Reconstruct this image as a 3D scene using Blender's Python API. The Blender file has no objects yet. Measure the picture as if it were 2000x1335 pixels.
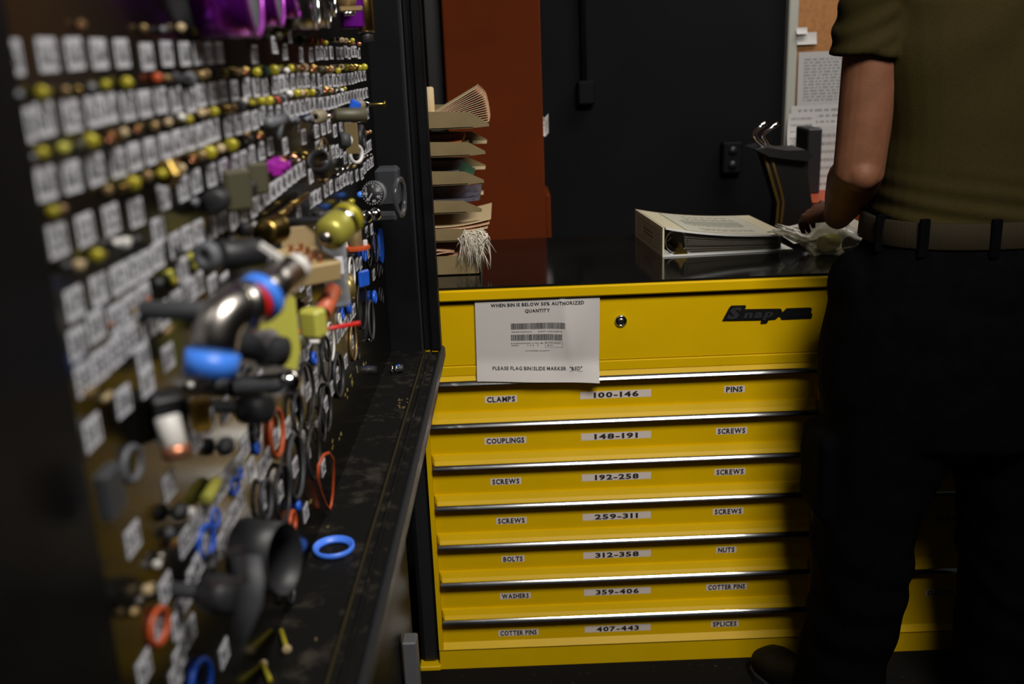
import bpy, math, random
from mathutils import Vector, Matrix, noise
random.seed(7)
S = bpy.context.scene
col = S.collection
V = Vector
# ---------------------------------------------------------------- camera
PITCH, ROLL, FPX, CAMH = math.radians(16.5), math.radians(2.25), 2000*35/36, 1.46
cam_d = bpy.data.cameras.new('camera'); cam = bpy.data.objects.new('camera', cam_d); col.objects.link(cam)
cam_d.lens = 35; cam_d.sensor_width = 36; cam_d.clip_start = .02; cam_d.clip_end = 60
fwd = V((0, math.cos(PITCH), -math.sin(PITCH))); rt0 = V((1, 0, 0)); up0 = rt0.cross(fwd)
cr = rt0*math.cos(ROLL)-up0*math.sin(ROLL); cu = rt0*math.sin(ROLL)+up0*math.cos(ROLL)
cam.matrix_world = Matrix(((cr.x, cu.x, -fwd.x, 0), (cr.y, cu.y, -fwd.y, 0), (cr.z, cu.z, -fwd.z, CAMH), (0, 0, 0, 1)))
cam_d.dof.use_dof = True; cam_d.dof.focus_distance = 1.98; cam_d.dof.aperture_fstop = 3.6
S.camera = cam
# ---------------------------------------------------------------- world, lights, exposure
S.view_settings.view_transform = 'Standard'; S.view_settings.look = 'None'
S.view_settings.gamma = 1; S.view_settings.use_curve_mapping = False
S.view_settings.exposure = 0.0
w = bpy.data.worlds.new('world'); S.world = w; w.use_nodes = True
w.node_tree.nodes['Background'].inputs[0].default_value = (.9, .95, 1, 1)
w.node_tree.nodes['Background'].inputs[1].default_value = .014
def area(name, loc, sx, sy, power, color=(1, .955, .89), aim=(0, 0, -1)):
    d = bpy.data.lights.new(name, 'AREA'); d.shape = 'RECTANGLE'; d.size = sx; d.size_y = sy
    d.energy = power; d.color = color
    o = bpy.data.objects.new(name, d); col.objects.link(o); o.location = loc
    o.rotation_euler = V(aim).to_track_quat('-Z', 'Y').to_euler()
    return o
kl = area('ceiling_light_near', (.72, -.1, 3.0), 1.0, .7, 25.5, aim=(-.6, 1.95, -2.1))
kl.data.spread = math.radians(95)
area('ceiling_light_back', (1.3, 2.85, 2.7), 1.3, .7, 20)
# ---------------------------------------------------------------- pixel helpers (a pixel to a point on a real plane)
C0 = V((0, 0, CAMH))
def ray(u, v): return cr*((u-1000)/FPX)+cu*(-(v-667.5)/FPX)+fwd
def atY(u, v, Y): r = ray(u, v); return C0+r*(Y/r.y)
def atZ(u, v, Z): r = ray(u, v); return C0+r*((Z-CAMH)/r.z)
BK, BX0 = .013607, -.27859           # hardware board plane x = BX0 + BK*y
def P(u, v, h=0.0): r = ray(u, v); return C0+r*((BX0+h)/(r.x-BK*r.y))
def mv(p, du, dv, dd=0.0):        # step sideways/up by pixels at p's own distance, and dd metres deeper
    q = p-C0; z = q.dot(fwd); u = 1000+FPX*q.dot(cr)/z; v = 667.5-FPX*q.dot(cu)/z
    return C0+ray(u+du, v+dv)*(z+dd)
def pxm(p, n): return n*((p-C0).dot(fwd))/FPX
BEX = V((BK, 1, 0)).normalized(); BEY = V((0, 0, 1)); BEZ = V((1, -BK, 0)).normalized()
BM = Matrix((BEX, BEY, BEZ)).transposed()
def onb(Y, Z, h=0): return V((BX0+BK*Y+h, Y, Z))
# ---------------------------------------------------------------- materials
MC = {}
def mat(name, c, rough=.5, metal=0, var=0, vs=20, bump=0, bs=60, spec=.5, dust=None, dsc=8, dth=.55, stretch=None, coat=0, alpha=None, trans=0):
    if name in MC: return MC[name]
    m = bpy.data.materials.new(name); m.use_nodes = True; nt = m.node_tree; b = nt.nodes['Principled BSDF']
    b.inputs['Base Color'].default_value = (*c, 1); b.inputs['Roughness'].default_value = rough
    b.inputs['Metallic'].default_value = metal; b.inputs['Specular IOR Level'].default_value = spec
    b.inputs['Coat Weight'].default_value = coat; b.inputs['Transmission Weight'].default_value = trans
    tc = nt.nodes.new('ShaderNodeTexCoord'); mp = nt.nodes.new('ShaderNodeMapping')
    if stretch: mp.inputs['Scale'].default_value = stretch
    nt.links.new(tc.outputs['Object'], mp.inputs['Vector'])
    src = None
    if var:
        n = nt.nodes.new('ShaderNodeTexNoise'); n.inputs['Scale'].default_value = vs; n.inputs['Detail'].default_value = 4
        nt.links.new(mp.outputs[0], n.inputs['Vector'])
        r = nt.nodes.new('ShaderNodeValToRGB')
        r.color_ramp.elements[0].position = .3; r.color_ramp.elements[1].position = .7
        r.color_ramp.elements[0].color = (*[x*(1-var) for x in c], 1); r.color_ramp.elements[1].color = (*[min(1, x*(1+var)) for x in c], 1)
        nt.links.new(n.outputs['Fac'], r.inputs[0]); src = r.outputs[0]
    if dust:
        n = nt.nodes.new('ShaderNodeTexNoise'); n.inputs['Scale'].default_value = dsc; n.inputs['Detail'].default_value = 9; n.inputs['Roughness'].default_value = .7
        nt.links.new(mp.outputs[0], n.inputs['Vector'])
        r = nt.nodes.new('ShaderNodeValToRGB'); r.color_ramp.elements[0].position = dth; r.color_ramp.elements[1].position = dth+.16
        r.color_ramp.elements[0].color = (0, 0, 0, 1); nt.links.new(n.outputs['Fac'], r.inputs[0])
        mx = nt.nodes.new('ShaderNodeMix'); mx.data_type = 'RGBA'
        mx.inputs[6].default_value = (*c, 1); mx.inputs[7].default_value = (*dust, 1)
        if src: nt.links.new(src, mx.inputs[6])
        nt.links.new(r.outputs[0], mx.inputs[0]); src = mx.outputs[2]
    if src: nt.links.new(src, b.inputs['Base Color'])
    if bump:
        n = nt.nodes.new('ShaderNodeTexNoise'); n.inputs['Scale'].default_value = bs; n.inputs['Detail'].default_value = 5
        nt.links.new(mp.outputs[0], n.inputs['Vector'])
        bp = nt.nodes.new('ShaderNodeBump'); bp.inputs['Strength'].default_value = bump; bp.inputs['Distance'].default_value = .002
        nt.links.new(n.outputs['Fac'], bp.inputs['Height']); nt.links.new(bp.outputs[0], b.inputs['Normal'])
    MC[name] = m; return m
m_yel = mat('yellow_paint', (.60, .375, .0003), .42, var=.05, vs=6, dust=(.22, .13, .01), dsc=14, dth=.70, bump=.03, bs=300, spec=.13)
m_chrome = mat('chrome', (.8, .8, .8), .12, 1)
m_blackpl = mat('black_trim', (.012, .012, .013), .45)
m_top = mat('worktop_black', (.006, .0055, .005), .10, spec=.6, var=.4, vs=4, bump=.02, bs=8)
m_case = mat('case_black', (.0045, .0045, .0052), .5, var=.4, vs=8, spec=.10)
m_tray = mat('case_tray_black', (.006, .0056, .005), .6, dust=(.038, .032, .026), dsc=22, dth=.52, bump=.3, bs=90, spec=.12)
m_board = mat('board_black', (.0035, .003, .002), .18, bump=.03, bs=25, spec=.4, dust=(.006, .0055, .002), dsc=14, dth=.6)
m_label = mat('label_white', (.62, .62, .67), .6)
m_print = mat('print_black', (.012, .012, .014), .6)
m_sticker = mat('sticker_cream', (.60, .52, .47), .5)
m_wallb = mat('wall_black', (.0075, .0072, .0085), .85, spec=.12, var=.15, vs=3)
m_wallg = mat('wall_grey', (.022, .020, .018), .8, spec=.12, var=.1, vs=3)
m_rust = mat('rust_panel', (.12, .020, .003), .8, spec=.1, var=.12, vs=5)
m_floor = mat('rubber_floor', (.005, .0046, .0048), .8, dust=(.16, .15, .14), dsc=95, dth=.635, spec=.12)
m_gmetal = mat('grey_metal', (.22, .22, .23), .45)
# hardware materials
m_brass = mat('brass', (.33, .22, .06), .3, 1, var=.2, vs=90)
m_tan = mat('tan_metal', (.30, .20, .09), .4, .6)
m_hy = mat('yellow_plate', (.36, .31, .02), .38, .3)
m_cream = mat('cream_plastic', (.45, .34, .19), .45)
m_steel = mat('steel', (.42, .39, .36), .28, 1)
m_gry = mat('grey_rubber', (.035, .037, .042), .6)
m_dk = mat('black_rubber', (.014, .014, .016), .5)
m_mid = mat('mid_grey', (.11, .115, .13), .5)
m_or = mat('orange_rubber', (.42, .065, .015), .45)
m_redp = mat('red_plastic', (.55, .012, .008), .35)
m_blue = mat('blue_plastic', (.012, .09, .55), .4)
m_lblue = mat('light_blue_plastic', (.05, .22, .85), .4)
m_green = mat('green_dark', (.01, .06, .03), .4)
m_mag = mat('magenta_plastic', (.24, .006, .24), .4)
m_purple = mat('purple_anodized', (.30, .015, .48), .25, .8)
m_lime = mat('lime_plastic', (.45, .43, .07), .45)
m_salm = mat('salmon_plastic', (.55, .12, .05), .45)
m_cop = mat('copper', (.5, .2, .11), .35, .8)
m_wht = mat('white_plastic', (.62, .6, .57), .45)
m_foam = mat('yellow_foam', (.42, .24, .03), .8)
m_olv = mat('olive_cap', (.06, .055, .03), .5)
m_tanp = mat('tan_plate', (.22, .16, .07), .45, .3)
def clear_mat(name, tint, mixv, rough=.12):
    m = bpy.data.materials.new(name); m.use_nodes = True; nt = m.node_tree
    for n in list(nt.nodes): nt.nodes.remove(n)
    o = nt.nodes.new('ShaderNodeOutputMaterial'); t = nt.nodes.new('ShaderNodeBsdfTransparent'); t.inputs[0].default_value = (*tint, 1)
    g = nt.nodes.new('ShaderNodeBsdfPrincipled'); g.inputs['Base Color'].default_value = (*[x*.7 for x in tint], 1); g.inputs['Roughness'].default_value = rough
    g.inputs['Specular IOR Level'].default_value = .8
    lw = nt.nodes.new('ShaderNodeLayerWeight'); lw.inputs['Blend'].default_value = .45
    mr = nt.nodes.new('ShaderNodeMapRange'); mr.inputs['To Min'].default_value = mixv; mr.inputs['To Max'].default_value = min(1, mixv+.6)
    nt.links.new(lw.outputs['Facing'], mr.inputs['Value'])
    x = nt.nodes.new('ShaderNodeMixShader')
    nt.links.new(mr.outputs[0], x.inputs[0]); nt.links.new(t.outputs[0], x.inputs[1]); nt.links.new(g.outputs[0], x.inputs[2]); nt.links.new(x.outputs[0], o.inputs[0])
    return m
m_clear = clear_mat('clear_plastic', (.75, .77, .8), .12)
m_smoke = clear_mat('smoke_plastic', (.16, .17, .19), .3)
m_bag = clear_mat('bag_film', (.90, .88, .76), .46, .22)
# ---------------------------------------------------------------- mesh building
WL = {}
class MB:
    def __init__(s): s.v = []; s.f = []; s.m = []; s.s = []
    def add(s, vs, fs, m=0, sm=False, M=None):
        b = len(s.v)
        s.v += [tuple(M @ V(x)) for x in vs] if M is not None else [tuple(x) for x in vs]
        for f in fs: s.f.append([b+i for i in f]); s.m.append(m); s.s.append(sm)
        return s
    def box(s, lo, hi, m=0, M=None, bev=0):
        x0, y0, z0 = lo; x1, y1, z1 = hi
        if bev:
            b = min(bev, (x1-x0)*.45, (y1-y0)*.45, (z1-z0)*.45); vs = []; 
            for (z, i) in ((z0, b), (z0+b, 0), (z1-b, 0), (z1, b)):
                ring = [(x0+i+ (b if i == 0 else 0)*1, y0+i), (x1-i-(b if i == 0 else 0), y0+i), (x1-i, y0+i+(b if i == 0 else 0)), (x1-i, y1-i-(b if i == 0 else 0)), (x1-i-(b if i == 0 else 0), y1-i), (x0+i+(b if i == 0 else 0), y1-i), (x0+i, y1-i-(b if i == 0 else 0)), (x0+i, y0+i+(b if i == 0 else 0))]
                if i: ring = [(x0+b, y0+b), (x1-b, y0+b), (x1-b, y0+b), (x1-b, y1-b), (x1-b, y1-b), (x0+b, y1-b), (x0+b, y1-b), (x0+b, y0+b)]
                vs += [(a, c, z) for a, c in ring]
            fs = [[7, 6, 5, 4, 3, 2, 1, 0], list(range(24, 32))]
            for k in range(3):
                for j in range(8): fs.append([k*8+j, k*8+(j+1) % 8, k*8+8+(j+1) % 8, k*8+8+j])
            return s.add(vs, fs, m, False, M)
        vs = [(x0, y0, z0), (x1, y0, z0), (x1, y1, z0), (x0, y1, z0), (x0, y0, z1), (x1, y0, z1), (x1, y1, z1), (x0, y1, z1)]
        return s.add(vs, [[0, 3, 2, 1], [4, 5, 6, 7], [0, 1, 5, 4], [1, 2, 6, 5], [2, 3, 7, 6], [3, 0, 4, 7]], m, False, M)
    def lathe(s, prof, seg=20, m=0, M=None, sm=True, closed=False):
        # profile of (radius, x); axis along +x
        vs = []; fs = []; n = len(prof)
        for r, x in prof:
            for k in range(seg):
                a = 2*math.pi*k/seg; vs.append((x, r*math.cos(a), r*math.sin(a)))
        rg = range(n if closed else n-1)
        for i in rg:
            j = (i+1) % n
            for k in range(seg):
                l = (k+1) % seg; fs.append([i*seg+k, i*seg+l, j*seg+l, j*seg+k])
        if not closed: fs.append(list(range(seg))[::-1]); fs.append([(n-1)*seg+k for k in range(seg)])
        return s.add(vs, fs, m, sm, M)
    def loft(s, rings, m=0, sm=True, caps=True):
        n = len(rings[0]); vs = [x for r in rings for x in r]; fs = []
        for i in range(len(rings)-1):
            for k in range(n): l = (k+1) % n; fs.append([i*n+k, i*n+l, (i+1)*n+l, (i+1)*n+k])
        if caps: fs.append(list(range(n))[::-1]); fs.append([(len(rings)-1)*n+k for k in range(n)])
        return s.add(vs, fs, m, sm)
    def tube(s, path, r, seg=10, m=0, closed=False, flat=1.0, up=V((0, 0, 1)), caps=True):
        path = [V(p) for p in path]; n = len(path); R = r if isinstance(r, (list, tuple)) else [r]*n; rings = []; pa = None
        for i, p in enumerate(path):
            t = (path[(i+1) % n]-path[i-1]) if closed else (path[min(i+1, n-1)]-path[max(i-1, 0)])
            t.normalize()
            a = (pa if pa is not None else up); a = a-t*a.dot(t)
            if a.length < 1e-4: a = V((1, 0, 0)); a = a-t*a.dot(t)
            a.normalize(); pa = a; b = t.cross(a)
            rings.append([p+(a*math.cos(q)*flat+b*math.sin(q))*R[i] for q in [2*math.pi*k/seg for k in range(seg)]])
        if closed: rings.append(rings[0]); return s.loft(rings, m, True, False)
        return s.loft(rings, m, True, caps)
    def torus(s, c, R, r, ax, seg=32, seg2=8, m=0, sq=1.0):
        ax = V(ax).normalized(); a = ax.orthogonal().normalized()
        if abs(ax.z) < .9: a = (V((0, 0, 1))-ax*ax.z).normalized()
        b = ax.cross(a)
        return s.tube([V(c)+(a*math.cos(q)*sq+b*math.sin(q))*R for q in [2*math.pi*k/seg for k in range(seg)]], r, seg2, m, True, up=ax)
    def prism(s, poly, M, d, m=0):
        # poly in local xy, extruded along local z from 0 to d
        n = len(poly); vs = [(x, y, 0) for x, y in poly]+[(x, y, d) for x, y in poly]
        fs = [list(range(n))[::-1], list(range(n, 2*n))]+[[k, (k+1) % n, n+(k+1) % n, n+k] for k in range(n)]
        return s.add(vs, fs, m, False, M)
    def sphere(s, c, r, m=0, sx=1, sy=1, sz=1, seg=16):
        n = seg//2; prof = [(max(1e-4, math.sin(math.pi*i/n)), -math.cos(math.pi*i/n)) for i in range(n+1)]
        return s.lathe(prof, seg, m, Matrix.Translation(c) @ Matrix.Diagonal((r*sx, r*sy, r*sz, 1)))
    def mesh(s, name, mats, org=V((0, 0, 0))):
        me = bpy.data.meshes.new(name)
        me.from_pydata([(x-org[0], y-org[1], z-org[2]) for x, y, z in s.v], [], s.f)
        for mt in (mats if isinstance(mats, (list, tuple)) else [mats]): me.materials.append(mt)
        me.polygons.foreach_set('material_index', s.m); me.polygons.foreach_set('use_smooth', s.s)
        me.update(); return me
    def build(s, name, mats, parent=None, org=None):
        if org is None:
            if parent is not None: org = WL[parent.name]
            else:
                xs = [v[0] for v in s.v]; ys = [v[1] for v in s.v]; zs = [v[2] for v in s.v]
                org = V(((min(xs)+max(xs))/2, (min(ys)+max(ys))/2, min(zs)))
        o = bpy.data.objects.new(name, s.mesh(name, mats, org)); col.objects.link(o); WL[o.name] = V(org)
        if parent is not None: o.parent = parent; o.location = V(org)-WL[parent.name]
        else: o.location = org
        return o
def tag(o, label=None, cat=None, group=None, kind=None):
    if label: o['label'] = label
    if cat: o['category'] = cat
    if group: o['group'] = group
    if kind: o['kind'] = kind
    return o
def empty(name, loc, label, cat, group=None):
    o = bpy.data.objects.new(name, None); col.objects.link(o); o.location = loc; o.empty_display_size = .02
    WL[o.name] = V(loc); return tag(o, label, cat, group)
def axm(p, d, up=V((0, 0, 1))):
    # matrix whose local +x runs along d, placed at p
    x = V(d).normalized(); z = up-x*up.dot(x)
    if z.length < 1e-3: z = V((0, 1, 0))-x*x.y
    z.normalize(); y = z.cross(x)
    return Matrix.Translation(p) @ Matrix((x, y, z)).transposed().to_4x4()
# ---------------------------------------------------------------- lettering
GL = {}
def glyph(ch, bold):
    k = (ch, bold)
    if k not in GL:
        c = bpy.data.curves.new('g', 'FONT'); c.body = ch; c.size = 1; c.offset = bold; c.resolution_u = 2
        o = bpy.data.objects.new('g', c); col.objects.link(o)
        dg = bpy.context.evaluated_depsgraph_get(); me = bpy.data.meshes.new_from_object(o.evaluated_get(dg))
        vs = [tuple(v.co) for v in me.vertices]; fs = [list(p.vertices) for p in me.polygons]
        xs = [v[0] for v in vs] or [0, .3]
        vs = [(x-min(xs), y, 0) for x, y, z in vs]
        GL[k] = (vs, fs, max(xs)-min(xs))
        bpy.data.objects.remove(o); bpy.data.curves.remove(c); bpy.data.meshes.remove(me)
    return GL[k]
def text2d(txt, cap, width=None, bold=.012, shear=0, sp=.09):
    vs = []; fs = []; x = 0
    for ch in txt:
        if ch == ' ': x += .3; continue
        g, f, wd = glyph(ch, bold); b = len(vs); off = .07 if ch == '1' else 0
        vs += [(a+x+off, y) for a, y, _ in g]; fs += [[b+i for i in q] for q in f]; x += wd+sp+off*2
    x -= sp; k = cap/.69; kx = (width/x) if width else k
    return [((a-x/2)*kx+(y-.345)*k*shear, (y-.345)*k) for a, y in vs], fs, x*kx
def put_text(mb, txt, M, cap, width=None, m=1, off=.0006, **kw):
    vs, fs, wd = text2d(txt, cap, width, **kw)
    mb.add([(x, y, off) for x, y in vs], fs, m, False, M); return wd
def frame(p, ex, ey):
    ex = V(ex).normalized(); ey = V(ey).normalized(); ez = ex.cross(ey)
    return Matrix.Translation(p) @ Matrix((ex, ey, ez)).transposed().to_4x4()
FR = lambda x, y, z: frame(V((x, y, z)), V((1, 0, 0)), V((0, 0, 1)))     # faces the camera side (-y)

# ================================================================ SETTING
def slab(name, lo, hi, m, **kw):
    o = MB().box(lo, hi).build(name, m); o['kind'] = 'structure'; return o
slab('floor', (-2.2, -2.0, -.05), (3.6, 3.9, 0), m_floor)
slab('wall_back', (-.30, 3.6, 0), (3.6, 3.7, 2.9), m_wallb)
slab('wall_left', (-.42, 3.2, 0), (-.30, 3.7, 2.9), m_wallg)
slab('wall_right', (3.6, -2.0, 0), (3.7, 3.7, 2.9), m_wallb)
wl = slab('wall_left_return', (-2.2, 3.2, 0), (-.42, 3.3, 2.9), m_wallg); wl.name = 'wall_side'
# rust coloured column standing in front of the back wall
b = MB(); b.box((-.165, 3.02, 0), (.118, 3.30, 2.9), 0, bev=.004)
b.box((.118, 3.06, 0), (.136, 3.26, 1.02), 0, bev=.004)
rc = tag(b.build('column', m_rust), 'tall rust-orange painted steel column standing behind the worktop', 'column')
tag(MB().box((-.222, 3.10, 0), (-.168, 3.16, 2.9), 0, bev=.003).build('post', m_blackpl), 'narrow black upright post left of the rust column', 'post')
# conduit with switch box, and outlet box
c0 = atY(1140, 100, 3.57); bx = atY(1145, 178, 3.56)
e = empty('conduit', (bx.x, 3.58, 1.2), 'black painted conduit running down the black wall into a switch box', 'conduit')
MB().tube([(c0.x, 3.585, 2.9), (c0.x, 3.585, bx.z)], .011).build('pipe', m_wallb, e)
MB().box((bx.x-.03, 3.545, bx.z-.045), (bx.x+.03, 3.6, bx.z+.035), 0, bev=.006).build('switch_box', mat('wall_box', (.005, .005, .006), .7, spec=.15), e)
bx = atY(1430, 305, 3.56)
e = empty('outlet_box', (bx.x, 3.6, bx.z-.05), 'black wall outlet box low on the black wall behind the binder', 'outlet')
MB().box((bx.x-.035, 3.55, bx.z-.06), (bx.x+.035, 3.6, bx.z+.05), 0, bev=.006).build('housing', MC['wall_box'], e)
for dz in (-.03, .02): MB().lathe([(.016, 0), (.016, .003)], 14, 0, axm((bx.x, 3.55, bx.z+dz), (0, -1, 0))).build('socket', m_blackpl, e)
# white scrap behind the column edge
pz = atY(1059, 246, 3.15); b = MB(); g = []
for i in range(5):
    for j in range(5): g.append((pz.x-.022+.011*i, 3.2+.006*math.sin(i*2.1+j), pz.z-.03+.015*j+.008*math.sin(i*1.7)))
b.add(g, [[i*5+j, i*5+j+1, i*5+j+6, i*5+j+5] for i in range(4) for j in range(4)])
tag(b.build('paper_scrap', m_wht), 'small crumpled white paper scrap poking out beside the rust column', 'paper')

# ================================================================ YELLOW DRAWER CABINET
YF = 2.118
cab = empty('drawer_cabinet', (.6, 2.38, 0), 'wide yellow steel drawer cabinet with chrome drawer trims and black top', 'cabinet')
XL, XD0, XD1, XR = -.207, -.192, .686, 1.62
b = MB()
b.box((XL, YF+.012, .0), (XR, 2.66, .925))            # carcass
b.box((XL, YF, .058), (XD0-.004, YF+.014, .742))         # left post
b.box((XD1+.004, YF, .058), (.742, YF+.014, .742))           # divider
b.box((XR-.03, YF, .058), (XR, YF+.014, .742))
b.prism([(0, .0), (0, .052), (-.004, .056), (.010, .072), (.02, .072), (.02, 0)], frame(V((XL-.0, YF+.004, 0)), V((0, 1, 0)), V((0, 0, 1))), XR-XL)
b.box((XL-.05, YF-.004, 0), (XL+.002, YF+.30, .014), 0, bev=.003)
b.build('carcass', m_yel, cab)
# rolled rim under the top
b = MB(); b.box((XL-.004, YF-.014, .932), (XR+.004, 2.668, .957), 0, bev=.0035); b.build('rim', m_yel, cab)
b = MB(); b.box((XL+.006, YF+.004, .924), (XR-.006, YF+.03, .9325)); b.build('rim_gap', m_blackpl, cab)
tp = MB(); tp.box((XL+.002, YF-.008, .957), (XR-.002, 2.66, .9625), 0, bev=.002)
tag(tp.build('worktop', m_top), 'glossy black worktop sheet lying on the yellow drawer cabinet', 'worktop')
WT = .9625
# black bumper on the left side
MB().box((XL-.046, YF+.012, .014), (XL-.001, YF+.26, .90), 0, bev=.01).build('side_bumper', m_blackpl, cab)

def drawer(x0, x1, zt, zb, texts, name='drawer'):
    # profile: rolled yellow pull on top, chrome strip at its tip, recessed face below
    b = MB()
    b.box((x0, YF+.0125, zb+.0275), (x1, YF+.03, zt-.008), 0)
    # next pull ledge belongs to the drawer beneath; this one starts at zt
    prof = [(.0165, zt+.0262), (.0055, zt+.0245), (-.000, zt+.012), (-.005, zt+.0055), (-.006, zt+.0035), (.0165, zt+.0035)]
    rings = []
    for x, pull in ((x0-.002, .3), (x0+.004, 1), (x1-.004, 1), (x1+.002, .3)):
        rings.append([V((x, YF+.008+(y-.008)*pull if y < .008 else YF+y, z)) for y, z in prof])
    b.loft(rings, 0, False)
    dr = b.build(name, m_yel, cab)
    t = MB(); y, z = YF-.0128, zt-.0048; pts = [(y, zt-.0064), (y, z)]
    for k in range(12):
        nrm = math.radians(27+18*k/11); y += .0008*math.sin(nrm); z += .0008*math.cos(nrm); pts.append((y, z))
    pts += [(YF+.0135, z), (YF+.0135, zt-.0064)]
    t.loft([[V((x, y, z)) for y, z in pts] for x in (x0, x1)], 0, False)
    t.build('trim', m_chrome, dr)
    for x, z, wdt, hgt, txt, cap, tw, pm in texts:
        s = MB(); s.box((x-wdt/2, YF+.0117, z-hgt/2), (x+wdt/2, YF+.0127, z+hgt/2), 0)
        put_text(s, txt, frame(V((x, YF+.0117, z)), V((1, 0, 0)), V((0, 0, 1))), cap, tw, bold=.038)
        o = s.build('drawer_label', [pm, m_print], dr)
        o['label'] = 'sticker reading '+txt
    return dr
ZT = [.744, .643, .541, .440, .3395, .240, .1385]
LT = [('CLAMPS', '100-146', 'PINS'), ('COUPLINGS', '148-191', 'SCREWS'), ('SCREWS', '192-258', 'SCREWS'), ('SCREWS', '259-311', 'SCREWS'), ('BOLTS', '312-358', 'NUTS'), ('WASHERS', '359-406', 'COTTER PINS'), ('COTTER PINS', '407-443', 'SPLICES')]
TW = {'CLAMPS': .064, 'PINS': .038, 'COUPLINGS': .087, 'SCREWS': .063, 'BOLTS': .046, 'NUTS': .039, 'WASHERS': .065, 'COTTER PINS': .089, 'SPLICES': .058}
LX = [-.030, -.024, -.027, -.018, -.018, -.016, -.012]
RX = [.500, .496, .495, .493, .491, .494, .492]
for i, z in enumerate(ZT):
    zb = ZT[i+1] if i < 6 else .040
    a, n, c = LT[i]; zc = z-.048
    drawer(XD0, XD1, z, zb, [(LX[i], zc-.001, TW[a]+.009, .0165, a, .0118, TW[a], m_sticker),
        (.2305, zc, .161, .0175, n, .0118, .104, m_sticker), (RX[i], zc+.001, TW[c]+.009, .0165, c, .0118, TW[c], m_sticker)])
for zt, zb, txt, tw, xx, zz in ((.744, .60, 'HOSES', .05, 1.2, .67), (.588, .40, 'ELECTRONIC DIODES', .165, 1.01, .507), (.428, .20, 'FILTERS', .068, 1.022, .353), (.227, .040, 'O-RINGS', .064, 1.014, .154)):
    drawer(.748, XR-.035, zt, zb, [(xx, zz, tw+.01, .0165, txt, .0118, tw, mat('sticker_yellow', (.52, .36, .03), .5) if txt != 'O-RINGS' else m_sticker)])
# full width top compartment: panel, bottom band
b = MB(); b.box((XL+.004, YF+.004, .782), (XR-.004, YF+.03, .928)); pd = b.build('top_panel', m_yel, cab)
b = MB(); b.box((XL+.002, YF-.001, .7715-.014), (XR-.002, YF+.03, .7805), 0, bev=.002); b.build('lower_band', m_yel, pd)
# lock
lk = MB(); cx, cz = .2425, .871
lk.lathe([(.0135, 0), (.0135, .004), (.0115, .0065), (.0085, .0065), (.0085, .004), (.0001, .004)], 28, 0, axm((cx, YF+.004, cz), (0, -1, 0)))
lko = lk.build('lock', m_chrome, pd)
lk = MB(); lk.lathe([(.0078, 0), (.0078, .0022), (.003, .003)], 20, 0, axm((cx, YF, cz), (0, -1, 0))); lk.box((cx-.0008, YF-.0035, cz-.004), (cx+.0008, YF-.002, cz+.004), 1)
lk.build('keyhole', [m_steel, m_print], lko)
# emblem plate with raised letters
ex0 = .468; ez = .865
def em(px, py):   # emblem outline pixel (2000x600 crop of 200x60 photo px) to panel plane
    p = atY(1400+px/10, 580+py/10, YF); return (p.x, p.z)
out1 = [(115, 455), (245, 215), (290, 170), (565, 162), (572, 190), (545, 240), (1250, 228), (1270, 250), (1272, 290), (1300, 290), (1370, 222), (1840, 205), (1862, 235), (1842, 290), (1868, 350), (1850, 405), (1270, 430), (1240, 370), (1215, 375), (1150, 425), (1020, 438), (985, 500), (870, 512), (862, 490), (885, 440)]
pl = [em(*q) for q in out1]
b = MB(); b.prism([(x, z) for x, z in pl], frame(V((0, YF+.004, 0)), V((1, 0, 0)), V((0, 0, 1))), .004)
emb = b.build('emblem', mat('emblem_black', (.006, .006, .006), .35), cab)
b = MB()
def let(txt, u, v, cap, wd, sh=.42, bold=.05):
    p = atY(u, v, YF); vs, fs, _ = text2d(txt, cap, wd, bold=bold, shear=sh, sp=.1)
    M = frame(V((p.x, YF, p.z)), V((1, 0, .006)), V((0, 0, 1)))
    n = len(vs); b.add([(x, y, .0016) for x, y in vs], fs, 0, False, M)
let('S', 1434.5, 611, .0235, .026); let('nap', 1483, 612, .0165, .064, bold=.04)
b.build('emblem_letters', mat('emblem_grey', (.024, .024, .027), .4), emb)
b = MB(); let('on', 1555, 611, .012, .045, bold=.04); b.build('emblem_letters', mat('emblem_dim', (.009, .009, .010), .3), emb)

# notice sheet taped on the top panel
sh = MB(); n, mm = 30, 22; C = [V((-.078, 0, .9285)), V((.196, 0, .9285)), V((.191, 0, .737)), V((-.081, 0, .749))]
def shp(s, t):
    a = C[0].lerp(C[1], s); d = C[3].lerp(C[2], s); p = a.lerp(d, t)
    bulge = .0035*math.sin(min(1, max(0, (s-.60)/.4))*math.pi)*math.sin(math.pi*min(1, t*1.05)) + .0016*math.sin(9*s+4*t)*s*t+.003*max(0, t-.78)*4*(.3+s*.7)
    ridge = .0028*math.exp(-((s-.70-.10*t)/.022)**2)*(1-abs(t-.35)) if t < .9 else 0
    p.y = YF-.0042-max(0, 2.0*bulge+1.6*ridge)-(.010+.006*s)*(max(0, t-.75)/.25)
    return p
g = [shp(i/n, j/mm) for j in range(mm+1) for i in range(n+1)]
sh.add(g, [[j*(n+1)+i, (j+1)*(n+1)+i, (j+1)*(n+1)+i+1, j*(n+1)+i+1] for j in range(mm) for i in range(n)], 0, True)
def on_sheet(vs):  # (s,t) list lifted off the paper
    r = []
    for s_, t_ in vs: p = shp(s_, t_); p.y -= .0006; r.append(p)
    return r
def sh_text(txt, s, t, cap, wd, bold=.035):
    vs, fs, _ = text2d(txt, cap, wd, bold=bold)
    sh.add(on_sheet([(s+x/.274, t-y/.190) for x, y in vs]), fs, 1)
def sh_bar(s0, s1, t0, t1, m=1): sh.add(on_sheet([(s0, t0), (s0, t1), (s1, t1), (s1, t0)]), [[0, 1, 2, 3]], m)
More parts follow.
